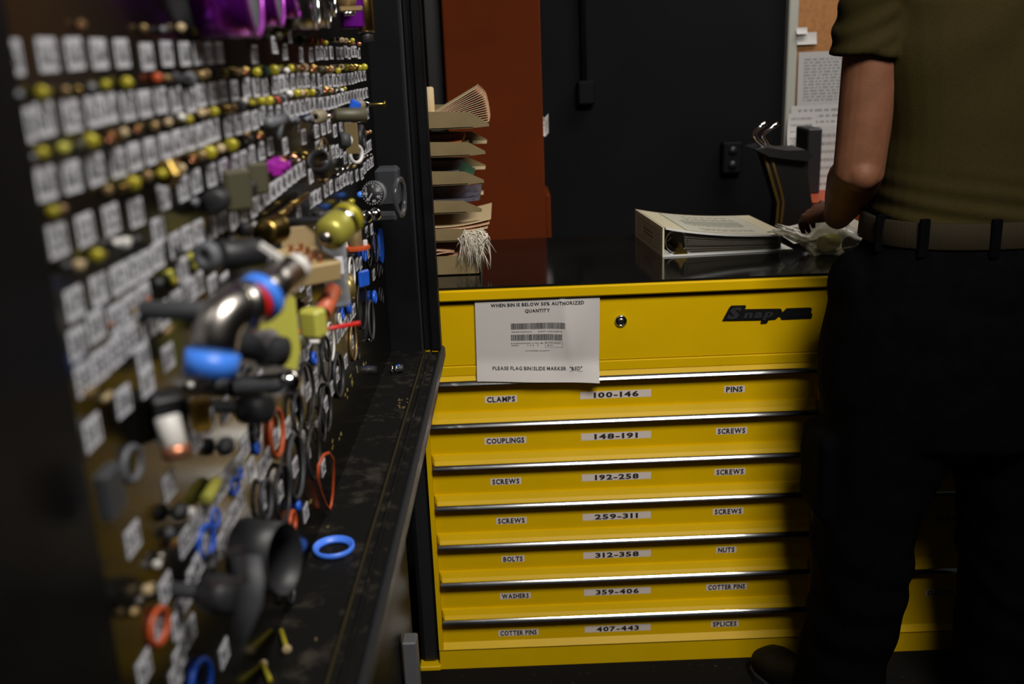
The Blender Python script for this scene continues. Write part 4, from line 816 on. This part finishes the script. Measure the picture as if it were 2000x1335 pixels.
# ---- ring binder
m_bcov = mat('binder_cover', (.66, .60, .42), .35, var=.05, vs=5)
m_bw = mat('binder_white', (.72, .72, .70), .4)
Bx, By0, By1 = .372, 2.345, 2.63
skw = -.10
def bpnt(x, y, z): return V((Bx+x+(y-By0)*skw, y+x*.055, WT+z))
bd = empty('ring_binder', bpnt(.14, (By0+By1)/2, 0), 'thick white ring binder lying closed on the black worktop', 'binder')
def slabf(f, n, th, m_, name, parent=bd, y0=By0, y1=By1):
    b = MB(); rings = []
    for i in range(n+1):
        x, z = f(i/n); rings.append([bpnt(x, y0, z), bpnt(x, y1, z), bpnt(x, y1, z+th), bpnt(x, y0, z+th)])
    b.loft(rings, 0, False); return b.build(name, m_, parent)
HB = .072
slabf(lambda q: (q*.315, .0005), 2, .0035, m_bw, 'back_cover')
topf = lambda q: (.004+q*.30, HB-.0045-.030*(q**.8)-.006*math.sin(q*math.pi))
fc = slabf(topf, 12, .0035, m_bcov, 'front_cover')
b = MB(); rings = []
for z in (0, .004, HB-.004, HB): rings.append([bpnt(-.003, By0, z), bpnt(-.003, By1, z), bpnt(.001, By1, z), bpnt(.001, By0, z)])
b.loft(rings, 0, False); sp = b.build('spine', m_bcov, bd)
# edge of white board seen on the front cover rim
slabf(lambda q: (topf(q)[0], topf(q)[1]-.0004), 12, .0045, m_bw, 'cover_rim', bd, By0-.0015, By0+.0008)
# cover insert print
def cov(x, y): q = (x-.004)/.30; zz = topf(q)[1]+.0039; return bpnt(x, y, zz)
def quad(mb, x0, x1, y0, y1, m, k=6):
    vs = []; 
    for i in range(k+1):
        x = x0+(x1-x0)*i/k; vs += [cov(x, y0), cov(x, y1)]
    mb.add(vs, [[2*i, 2*i+2, 2*i+3, 2*i+1] for i in range(k)], m)
b = MB(); quad(b, .058, .262, By0+.012, By1-.012, 0)
o = b.build('cover_insert', mat('insert_paper', (.58, .56, .46), .35), fc); o.location.z += .0003
b = MB(); quad(b, .085, .235, By0+.115, By0+.175, 0); o = b.build('cover_print', mat('insert_grey', (.36, .36, .30), .4), fc); o.location.z += .0006
b = MB(); rr = random.Random(2)
for y in (By0+.04, By0+.055, By0+.10, By0+.19, By0+.205, By0+.235):
    x = .09+rr.uniform(0, .02)
    while x < .225:
        w_ = rr.uniform(.006, .018); quad(b, x, min(x+w_, .235), y, y+.0035, 0, 1); x += w_+.004
for x in (.057, .262): quad(b, x, x+.001, By0+.012, By1-.012, 0, 1)
o = b.build('cover_text', mat('insert_text', (.25, .24, .2), .5), fc); o.location.z += .0009
# spine print: framed rectangles and bars
b = MB(); Ms = frame(bpnt(-.0034, (By0+By1)/2, HB/2), (bpnt(0, By0, 0)-bpnt(0, By1, 0)), V((0, 0, 1)))
def fr(x0, x1, y0, y1, t):
    for a in ((x0, y0, x1, y0+t), (x0, y1-t, x1, y1), (x0, y0, x0+t, y1), (x1-t, y0, x1, y1)): b.add([(a[0], a[1], 0), (a[2], a[1], 0), (a[2], a[3], 0), (a[0], a[3], 0)], [[0, 1, 2, 3]], 0, False, Ms)
fr(-.11, .115, -.024, .022, .0015); fr(-.075, .075, -.016, .014, .0012); fr(.085, .105, -.014, .012, .0012); fr(-.10, -.085, -.012, .010, .0012)
for yy in (-.007, .003): b.add([(-.05, yy, 0), (.05, yy, 0), (.05, yy+.004, 0), (-.05, yy+.004, 0)], [[0, 1, 2, 3]], 0, False, Ms)
b.build('spine_print', mat('spine_ink', (.16, .14, .07), .5), sp)
# rings, lever, page block in clear sleeves
for y in (By0+.012, By0+.14, By1-.02):
    MB().tube([bpnt(.034+.026*math.cos(a), y, .034+.027*math.sin(a)) for a in [2*math.pi*k/28 for k in range(28)]], .0014, 8, closed=True).build('ring', m_chrome, bd)
b = MB(); b.loft([[bpnt(x0, By0+.004, z), bpnt(x1, By0+.004, z), bpnt(x1, By0+.02, z), bpnt(x0, By0+.02, z)] for z, x0, x1 in ((.004, .026, .060), (.009, .028, .058), (.018, .037, .049), (.026, .040, .046), (.029, .041, .045))], 0, False)
b.build('lever', m_brass, bd)
b = MB().box((0, 0, 0), (.05, .26, .003), 0, Matrix.Translation(bpnt(.018, By0+.01, .004)) @ Matrix.Rotation(-skw, 4, 'Z')); b.build('ring_plate', m_chrome, bd)
rr = random.Random(8)
for k in range(18):
    q = k/17
    def pf(t, q=q):
        x0 = .062-.030*q**.7*1.0+.020*q; x = x0+(.29-x0)*t; top = topf(min(1, max(0, (x-.004)/.30)))[1]-.0035
        return x, .0045+(top-.0045)*q*(.96 if t > .1 else .96)
    slabf(pf, 10, .0011, (mat('sleeve_a', (.17, .155, .12), .18, spec=.9), mat('sleeve_b', (.10, .09, .07), .25, spec=.8))[k % 2], 'page', bd, By0+.010+rr.uniform(0, .004), By1-.012)

# ---- plastic bag with parts inside
bc = atZ(1600, 492, WT)
b = MB(); n1, n2 = 44, 40; vs = []
for i in range(n1):
    for j in range(n2):
        th = math.pi*i/(n1-1); ph = 2*math.pi*j/n2
        d = V((-math.cos(th), math.sin(th)*math.cos(ph), math.sin(th)*math.sin(ph)))
        nn = noise.noise(d*2.2+V((3, 1, 2)))*.35+abs(noise.noise(d*5+V((1, 7, 2))))*.30-.1+abs(noise.noise(d*11))*.10
        r_ = 1+nn; x = d.x*.105*r_; y = d.y*.075*r_; z = d.z*.036*r_
        peak = .050*math.exp(-((x+.012)/.030)**2)*max(0, d.z)
        if x < -.05: z = z*.55+.026*min(1, (-x-.05)/.05); x *= 1.1
        z = max(z+.036, .0008) + peak
        vs.append(V((bc.x+.018+x*1.08, 2.31+y, WT+.001+z)))
b.add(vs, [[i*n2+j, i*n2+(j+1) % n2, (i+1)*n2+(j+1) % n2, (i+1)*n2+j] for i in range(n1-1) for j in range(n2)], 0, True)
o = b.build('plastic_bag', m_bag); tag(o, 'crumpled clear plastic bag under the hand beside the binder', 'bag')
for (dx, dy, m_, n_, t_, r_, L) in ((.022, -.02, m_gry, 'tube_part', 'dark grey tube part inside the clear bag, nearer one', .021, .05), (.062, .0, m_gry, 'tube_part', 'dark grey tube part inside the clear bag, right one', .018, .05), (-.03, .01, mat('bag_yellow', (.5, .46, .12), .5), 'yellow_pouch', 'pale yellow pouch inside the left of the clear bag', .02, .045)):
    c_ = V((bc.x+.03+dx, 2.30+dy, WT+.003+r_))
    tag(MB().lathe([(r_*.6, 0), (r_, .003), (r_, L), (r_*.6, L+.002)], 24, 0, axm(c_, V((.7, .6, 0)))).build(n_, m_), t_, n_.split('_')[1])
sheetlike('paper_sheet', .70, .86, 2.40, 2.60, WT+.008, .0012, m_paper, 'white sheet lying on the worktop behind the right hand', 'paper', wav=.003, rise=.05)

# ================================================================ BACK RIGHT: cork board, papers, chair, bins
Yc = 3.56
cl = atY(1546, 60, Yc); cb = atY(1536, 286, Yc)
zc0 = atY(1560, 214, Yc).z-.02
ck = empty('cork_board', (1.6, 3.58, 1.0), 'cork board with pale grey frame on the black wall', 'board')
MB().box((cl.x+.02, 3.565, .98), (2.6, 3.598, 2.4)).build('cork', mat('cork', (.38, .17, .055), .85, var=.15, vs=60), ck)
MB().box((cl.x-.012, 3.555, .95), (cl.x+.022, 3.6, 2.43), 0, bev=.004).build('frame_side', mat('frame_pale', (.42, .42, .37), .5), ck)
MB().box((2.6, 3.555, .95), (2.63, 3.6, 2.43), 0, bev=.004).build('frame_side', MC['frame_pale'], ck)
for z in (.95, 2.4): MB().box((cl.x-.012, 3.555, z), (2.63, 3.599, z+.03), 0, bev=.004).build('frame_rail', MC['frame_pale'], ck)
def sheet(u0, v0, u1, v1, Y, label, m_=m_paper, lines=0, col_=0, rotz=0, curl=.012):
    a = atY(u0, v0, Y); d = atY(u1, v1, Y); b = MB(); vs = []
    for j in range(7):
        for i in range(5):
            s_, t_ = i/4, j/6; vs.append(V((a.x+(d.x-a.x)*s_+rotz*t_, Y-.001-curl*t_*t_*(1-.4*s_), a.z+(d.z-a.z)*t_)))
    b.add(vs, [[j*5+i, (j+1)*5+i, (j+1)*5+i+1, j*5+i+1] for j in range(6) for i in range(4)], 0, True)
    rr = random.Random(u0)
    for k in range(lines):
        t_ = .12+.76*k/max(1, lines-1); x = .1
        while x < .85:
            w_ = rr.uniform(.03, .12); x1 = min(x+w_, .9)
            yy = lambda s_: Y-.0025-curl*t_*t_*(1-.4*s_)
            b.add([(a.x+(d.x-a.x)*x+rotz*t_, yy(x), a.z+(d.z-a.z)*t_), (a.x+(d.x-a.x)*x1+rotz*t_, yy(x1), a.z+(d.z-a.z)*t_), (a.x+(d.x-a.x)*x1+rotz*t_, yy(x1), a.z+(d.z-a.z)*(t_+.30/lines)), (a.x+(d.x-a.x)*x+rotz*t_, yy(x), a.z+(d.z-a.z)*(t_+.30/lines))], [[0, 1, 2, 3]], 1)
            x = x1+.03
    tag(b.build('pinned_paper', [m_, mat('faint_ink', (.34, .34, .34), .6)]), label, 'paper', 'papers on the cork board')
mpw = mat('pinned_white', (.55, .53, .52), .6)
sheet(1555, 54, 1576, 66, 3.552, 'tiny white note at the upper left of the cork board', mpw)
sheet(1556, 64, 1594, 86, 3.562, 'small white card just below the tiny note', mpw)
sheet(1560, 102, 1670, 202, 3.556, 'large printed sheet pinned in the middle of the cork board', mat('pinned_grey', (.47, .46, .45), .35), 14, curl=.004)
sheet(1545, 207, 1680, 262, 3.55, 'wide handwritten sheet below the large printed one', mpw, 5, curl=.01)
sheet(1540, 222, 1592, 287, 3.545, 'curling white sheet hanging below the cork board frame', mpw, 5, rotz=-.01, curl=.04)
sheet(1603, 246, 1650, 368, 3.40, 'tall white sheet hanging right of the black binder', mpw, 7, rotz=-.015, curl=.02)
a = atY(1580, 252, 3.3); d = atY(1601, 372, 3.3)
# desk behind with black binder, orange bin
tag(MB().box((atY(1575, 255, 3.32).x, 3.30, d.z-.01), (a.x+.045, 3.44, a.z), 0, Matrix.Identity(4), .004).build('box_file', m_dk), 'upright black box file standing left of the tall white sheet', 'file')
dz0 = d.z-.01
o1 = atY(1574, 366, 3.2); o2 = atY(1585, 402, 3.2)
b = MB(); x2 = o1.x+.22
b.loft([[V((o2.x+.01, 3.15, o2.z-.05)), V((x2-.03, 3.15, o2.z-.05)), V((x2-.03, 3.38, o2.z-.05)), V((o2.x+.01, 3.38, o2.z-.05))], [V((o1.x, 3.12, dz0)), V((x2, 3.12, dz0)), V((x2, 3.46, dz0)), V((o1.x, 3.46, dz0))]], 0, False)
tag(b.build('orange_bin', mat('bin_orange', (.42, .07, .02), .5)), 'orange-red plastic bin glimpsed behind the left hand', 'bin')
zt = o2.z-.05
e = empty('side_table', (1.25, 3.3, 0), 'plain dark table behind the cabinet carrying the orange bin', 'table')
MB().box((o2.x-.02, 3.08, zt-.03), (1.9, 3.52, zt), 0, bev=.003).build('table_top', m_blackpl, e)
for x in (o2.x+.0, 1.85):
    for y in (3.1, 3.48): MB().box((x, y, 0), (x+.03, y+.03, zt-.03)).build('leg', m_blackpl, e)
# black folding chair/bag with chrome hooks and mustard piping
Yh = 2.98
h = lambda u, v, dy=0: atY(u, v, Yh+dy)
c0 = empty('padded_chair', V((h(1540, 400).x, 3.0, 0)), 'black padded chair back with chrome tube hooks and mustard piping', 'chair')
MB().tube([h(1496, 240), h(1484, 248), h(1475, 256), h(1472, 264), h(1477, 274), h(1488, 284), h(1494, 292)], .0075, 12).build('tube_hook', m_chrome, c0)
MB().tube([h(1520, 241, .03), h(1507, 249, .03), h(1493, 259, .03), h(1489, 268, .03), h(1496, 280, .03), h(1503, 290, .03)], .0065, 12).build('tube_hook', m_chrome, c0)
b = MB(); top = [(1470, 290), (1490, 285), (1530, 291), (1566, 290), (1580, 300), (1570, 312), (1530, 308), (1495, 303)]
b.prism([(h(u, v).x, h(u, v).z) for u, v in top][::-1], frame(V((0, Yh+.10, 0)), V((1, 0, 0)), V((0, 0, 1))), .14); b.build('top_pad', m_dk, c0)
b = MB(); sd = [(1494, 300), (1580, 300), (1578, 345), (1590, 420), (1600, 470), (1514, 470), (1522, 432), (1524, 400), (1508, 345)]
b.prism([(h(u, v).x, h(u, v).z) for u, v in sd][::-1], frame(V((0, Yh+.10, 0)), V((1, 0, 0)), V((0, 0, 1))), .10); b.build('back_pad', m_blackpl, c0)
mp_ = mat('mustard', (.15, .085, .012), .5)
for off, dy in ((0, -.002), (12, -.004)): MB().tube([h(1494+off, 305, dy), h(1504+off, 340, dy), h(1514+off, 375, dy), h(1520+off*.8, 395, dy), h(1518+off*.7, 425, dy), h(1512+off*.7, 470, dy)], .005, 8).build('piping', mp_, c0)
zl = h(1550, 468).z
for x in (h(1530, 460).x, h(1590, 460).x): MB().tube([V((x, Yh+.05, zl+.03)), V((x, Yh+.05, .0))], .012, 10).build('leg', m_blackpl, c0)

# ================================================================ PERSON
m_skin = mat('skin', (.15, .060, .030), .6, spec=.25, var=.12, vs=30, bump=.15, bs=250)  # skin, clothing and boots darkened in base colour to stand in for shade
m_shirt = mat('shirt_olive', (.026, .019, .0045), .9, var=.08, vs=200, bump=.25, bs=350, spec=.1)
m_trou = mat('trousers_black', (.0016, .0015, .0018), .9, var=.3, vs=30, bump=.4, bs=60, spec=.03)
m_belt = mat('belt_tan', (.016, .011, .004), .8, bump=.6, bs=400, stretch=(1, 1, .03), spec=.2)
m_boot = mat('boot', (.007, .005, .003), .6, spec=.15, var=.3, vs=20)
PC = V((.876, 1.87, 0))
def ell(cx, cy, z, a, b_, n=32, p=2.4, tilt=0):
    r = []
    for k in range(n):
        t = 2*math.pi*k/n; c, s_ = math.cos(t), math.sin(t)
        x = a*math.copysign(abs(c)**(2/p), c); y = b_*math.copysign(abs(s_)**(2/p), s_)
        r.append(V((cx+x, cy+y, z+tilt*y)))
    return r
def fuse(mb, name, m_, parent, vox, smooth=2, disp=None):
    me = mb.mesh('tmp', m_); o = bpy.data.objects.new('tmp', me); col.objects.link(o)
    md = o.modifiers.new('r', 'REMESH'); md.mode = 'VOXEL'; md.voxel_size = vox; md.use_smooth_shade = True
    ms = o.modifiers.new('s', 'SMOOTH'); ms.factor = .6; ms.iterations = smooth
    dg = bpy.context.evaluated_depsgraph_get(); nm = bpy.data.meshes.new_from_object(o.evaluated_get(dg))
    bpy.data.objects.remove(o); nm.name = name; org = WL[parent.name]
    if disp:
        nl = [(v.co.copy(), v.normal.copy()) for v in nm.vertices]
        for v, (c, n_) in zip(nm.vertices, nl): v.co = c+n_*disp(c)
    for v in nm.vertices: v.co -= org
    nm.materials.clear(); nm.materials.append(m_)
    for p in nm.polygons: p.use_smooth = True
    r = bpy.data.objects.new(name, nm); col.objects.link(r); r.parent = parent; WL[r.name] = org.copy(); return r
man = empty('person', (PC.x, PC.y, 0), 'person in olive t-shirt and black trousers handling a bag at the worktop', 'person')
SL, EL, WR = V((.672, 1.855, 1.50)), V((.652, 1.845, 1.215)), V((.700, 2.085, 1.095))
SR, ER, WRR = V((1.085, 1.855, 1.50)), V((1.125, 1.86, 1.21)), V((.90, 2.10, 1.09))
b = MB()
# torso core, neck and head
b.loft([ell(PC.x, PC.y, z, a, d) for z, a, d in ((.90, .15, .10), (1.0, .165, .11), (1.15, .16, .10), (1.3, .175, .105), (1.45, .18, .10), (1.54, .15, .085), (1.585, .07, .06))])
b.tube([(PC.x, 1.87, 1.52), (PC.x-.005, 1.90, 1.62), (PC.x-.01, 1.915, 1.68)], [.066, .058, .056], 20)
hc = V((PC.x-.012, 1.935, 1.755))
b.loft([[V((hc.x+math.cos(t)*a, hc.y+oy+math.sin(t)*d+(0 if math.sin(t) < 0 else .0), hc.z+z)) for t in [2*math.pi*k/24 for k in range(24)]] for z, a, d, oy in ((-.125, .030, .035, .045), (-.105, .048, .062, .030), (-.07, .062, .082, .012), (-.03, .070, .092, .004), (.01, .075, .097, 0), (.05, .074, .096, -.004), (.085, .062, .082, -.008), (.108, .036, .048, -.010), (.115, .010, .012, -.010))])
b.sphere(hc+V((0, .098, -.03)), .014, sz=1.7, sx=.8); b.sphere(hc+V((0, .088, -.070)), .020, sx=1.3, sz=.45)
for s_ in (-1, 1): b.sphere(hc+V((s_*.076, -.004, -.02)), .024, sx=.35, sz=1.2); b.sphere(hc+V((s_*.030, .083, .0)), .012)
# legs inside the trousers
for s_, hipx, kx, ax_ in ((-1, .775, .715, .685), (1, .975, 1.02, 1.02)):
    b.tube([(hipx, 1.87, .92), (hipx+.0, 1.87, .78), (kx, 1.875, .50), (kx, 1.85, .36), (ax_, 1.84, .10)], [.085, .078, .054, .056, .036], 16)
# arms
for S_, E_, W_, s_ in ((SL, EL, WR, -1), (SR, ER, WRR, 1)):
    b.tube([S_+V((-s_*.03, 0, .02)), S_, S_.lerp(E_, .35), S_.lerp(E_, .7), E_, E_.lerp(W_, .22)+V((0, 0, .004)), E_.lerp(W_, .55), W_, W_+(W_-E_).normalized()*.02], [.055, .054, .051, .048, .046, .050, .043, .030, .028], 20, flat=1.0)
    b.sphere(E_+V((0, -.022, -.004)), .030)
# hands
def hand(W_, fdir, side, palmn, curl, hscale=1.0):
    """fdir: finger direction, side: towards the thumb, palmn: out of the palm"""
    f = V(fdir).normalized(); s_ = V(side); s_ = (s_-f*s_.dot(f)).normalized(); pn = V(palmn); pn = (pn-f*pn.dot(f)-s_*pn.dot(s_)).normalized()
    k = hscale; rings = []
    for q, wd, th, dr in ((-.01, .026, .020, 0), (.02, .031, .019, 0), (.05, .039, .017, .001), (.08, .042, .015, .002), (.095, .040, .012, .003)):
        c = W_+f*q*k+pn*dr; rings.append([c+s_*math.cos(t)*wd*k+pn*math.sin(t)*th*k for t in [2*math.pi*i/16 for i in range(16)]])
    b.loft(rings)
    for i, (off, L, rr_) in enumerate(((.030, .070, .0090), (.011, .078, .0094), (-.009, .073, .0088), (-.028, .058, .0078))):
        base = W_+f*.078*k+s_*off*k; pts = [base]; d = f.copy(); a = 0; sprd = s_*off*.9
        for seg_, fr_ in enumerate((.25, .42, .30, .26)):
            a = curl[i]*(0, .55, 1.25, 1.7)[seg_]; d = (f*math.cos(a)+pn*math.sin(a)+sprd*2).normalized(); pts.append(pts[-1]+d*L*fr_*k)
        b.tube(pts, [rr_*1.1*k, rr_*1.08*k, rr_*k, rr_*.95*k, rr_*.62*k], 12)
        b.sphere(pts[1]-pn*.003, rr_*1.08*k)
    tb = W_+f*.022*k+s_*.024*k
    b.tube([tb, tb+(f*.5+s_*.75+pn*.25)*.034*k, tb+(f*.62+s_*.75+pn*.4)*.062*k, tb+(f*.9+s_*.72+pn*.6)*.082*k, tb+(f*1.05+s_*.62+pn*.7)*.092*k], [.014*k, .0135*k, .0115*k, .010*k, .007*k], 12)
hand(WR+V((.0, .012, .002)), (-.30, .93, -.12), (.80, .25, .42), (.25, -.05, -.95), (.75, .85, .95, 1.0), .92)
hand(WRR, (-.80, .55, -.25), (-.35, -.55, .60), (-.15, -.15, -.98), (.55, .6, .65, .7), .92)
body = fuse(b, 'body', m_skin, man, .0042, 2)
# hair and eyes (above the frame)
b = MB(); b.loft([[V((hc.x+math.cos(t)*a, hc.y-.006+oy+math.sin(t)*d, hc.z+z)) for t in [2*math.pi*k/24 for k in range(24)]] for z, a, d, oy in ((-.04, .055, .05, -.045), (.0, .079, .085, -.016), (.05, .080, .099, -.004), (.09, .068, .088, -.006), (.118, .038, .05, -.008), (.126, .01, .012, -.01))])
fuse(b, 'hair', mat('hair_brown', (.03, .018, .01), .8, bump=.8, bs=200), man, .006, 1)
for s_ in (-1, 1): MB().sphere(hc+V((s_*.030, .090, .004)), .0085).build('eye', m_wht, man)
# t-shirt
b = MB()
b.loft([ell(PC.x+dx, PC.y+dy, z, a, d, tilt=.05 if z < 1.14 else 0) for z, a, d, dx, dy in ((1.098, .168, .126, .004, 0), (1.108, .182, .136, .003, 0), (1.13, .184, .138, .002, 0), (1.19, .180, .136, 0, 0), (1.27, .180, .134, 0, 0), (1.36, .190, .136, 0, 0), (1.44, .205, .136, 0, 0), (1.51, .215, .128, 0, 0), (1.56, .180, .105, 0, .005), (1.592, .105, .080, 0, .012), (1.60, .075, .068, 0, .015))])
for S_, E_, s_ in ((SL, EL, -1), (SR, ER, 1)):
    d = (E_-S_).normalized(); hx = -.004 if s_ < 0 else .004
    b.tube([S_+V((-s_*.07, 0, .035)), S_+V((s_*.004, 0, .022)), S_+d*.04+V((s_*.008, 0, 0)), S_+d*.080+V((s_*.009, 0, 0)), S_+d*.083+V((s_*.009, 0, 0))], [.080, .072, .068, .067, .062], 28, up=V((0, 1, 0)))
def sdisp(c):
    x, y, z = c; bk = 1 if y < PC.y else .4
    w_ = 0
    lo = max(0, 1-(z-1.10)/.14)
    w_ += lo*.0038*math.sin(z*185+x*26+3*noise.noise(V((x*5, y*5, z*3))))
    mid = max(0, min(1, (z-1.15)/.1))
    w_ += mid*bk*.0075*math.sin(20*x*1.0-24*z+4*noise.noise(V((x*4, y*3, z*3)))+1)*(.5+.5*noise.noise(V((x*7, y*7, z*4+3))))
    if abs(x-PC.x) > .19 and z > 1.38: w_ += .0022*math.sin(z*150-abs(x)*60+2*noise.noise(c*9))
    return w_+.0035*noise.noise(c*11)
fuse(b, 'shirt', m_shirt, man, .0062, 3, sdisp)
# trousers
b = MB()
hp = ((1.118, .178, .130, .0), (1.07, .196, .142, 0), (1.02, .222, .150, -.004), (.95, .250, .158, -.006), (.86, .264, .160, -.006), (.78, .262, .158, -.004), (.70, .250, .150, .0), (.665, .20, .12, 0))
b.loft([ell(PC.x+dx-.0, PC.y-.008, z, a, d) for z, a, d, dx in hp])
LL = ((.80, .742, .120, .125), (.66, .744, .124, .125), (.60, .735, .112, .118), (.53, .716, .096, .112), (.44, .707, .0985, .112), (.38, .711, .0935, .108), (.30, .706, .090, .106), (.22, .692, .084, .104), (.15, .680, .086, .106), (.085, .675, .085, .110), (.05, .675, .080, .105))
b.loft([ell(x, PC.y-.012, z, a, d) for z, x, a, d in LL][::-1])
RL_ = ((.80, 1.005, .120, .125), (.66, 1.005, .122, .125), (.58, 1.010, .112, .118), (.50, 1.022, .106, .112), (.40, 1.030, .104, .112), (.30, 1.036, .098, .108), (.22, 1.034, .100, .106), (.15, 1.036, .098, .108), (.085, 1.036, .09, .110), (.05, 1.036, .085, .105))
b.loft([ell(x, PC.y-.012, z, a, d) for z, x, a, d in RL_][::-1])
# pocket bulge at left hip, cargo pockets
b.sphere(V((.662, 1.87, .985)), .05, sz=1.5, sx=.85, sy=1.6)
b.box((.598, 1.80, .52), (.65, 1.95, .70), 0, bev=.01); b.box((1.10, 1.80, .52), (1.146, 1.95, .70), 0, bev=.01)
def tdisp(c):
    x, y, z = c; lo = max(0, 1-abs(z-.35)/.4)
    return .005*noise.noise(V((x*7, y*7, z*13)))+.0035*math.sin(z*60+x*25+5*noise.noise(c*5))*lo
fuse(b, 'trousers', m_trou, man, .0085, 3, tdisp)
# belt with loops
b = MB(); out = [ell(PC.x, PC.y-.002, z, a, d, 64) for z, a, d in ((1.084, .190, .139), (1.084, .1985, .1475), (1.086, .200, .149), (1.129, .197, .147), (1.131, .1955, .1455), (1.131, .187, .137))]
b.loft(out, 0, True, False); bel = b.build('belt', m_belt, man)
for dx in (-.135, -.02, .10, -.19):
    t = dx/.199; yb = PC.y-.002-.149*(1-abs(t)**2.4)**(1/2.4)
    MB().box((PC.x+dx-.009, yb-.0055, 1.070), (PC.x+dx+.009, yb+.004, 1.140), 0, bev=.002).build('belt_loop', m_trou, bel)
# boots
for x, y, rot in ((.615, 1.975, .42), (1.06, 1.965, -.30)):
    M_ = Matrix.Translation((x, y, 0)) @ Matrix.Rotation(rot, 4, 'Z'); b = MB()
    prof = ((-.20, .030, .10, .0), (-.17, .040, .13, 0), (-.10, .042, .135, 0), (-.04, .042, .11, 0), (.02, .047, .085, 0), (.07, .048, .078, 0), (.10, .040, .068, 0), (.118, .022, .050, 0))
    rings = []
    for yy, a, hgt, _ in prof:
        rings.append([M_ @ V((a*math.copysign(abs(math.cos(t))**.7, math.cos(t)), yy, .014+max(0, (hgt-.014)*(.5+.5*math.copysign(abs(math.sin(t))**.7, math.sin(t)))))) for t in [2*math.pi*k/20 for k in range(20)]])
    b.loft(rings); bo = fuse(b, 'boot', m_boot, man, .005, 2)
    s2 = MB(); s2.loft([[M_ @ V((a*1.06*sx, yy, z)) for sx, z in ((-1, 0), (1, 0), (1, .022), (-1, .022))] for yy, a, hgt, _ in prof], 0, False)
    s2.build('sole', m_dk, bo)
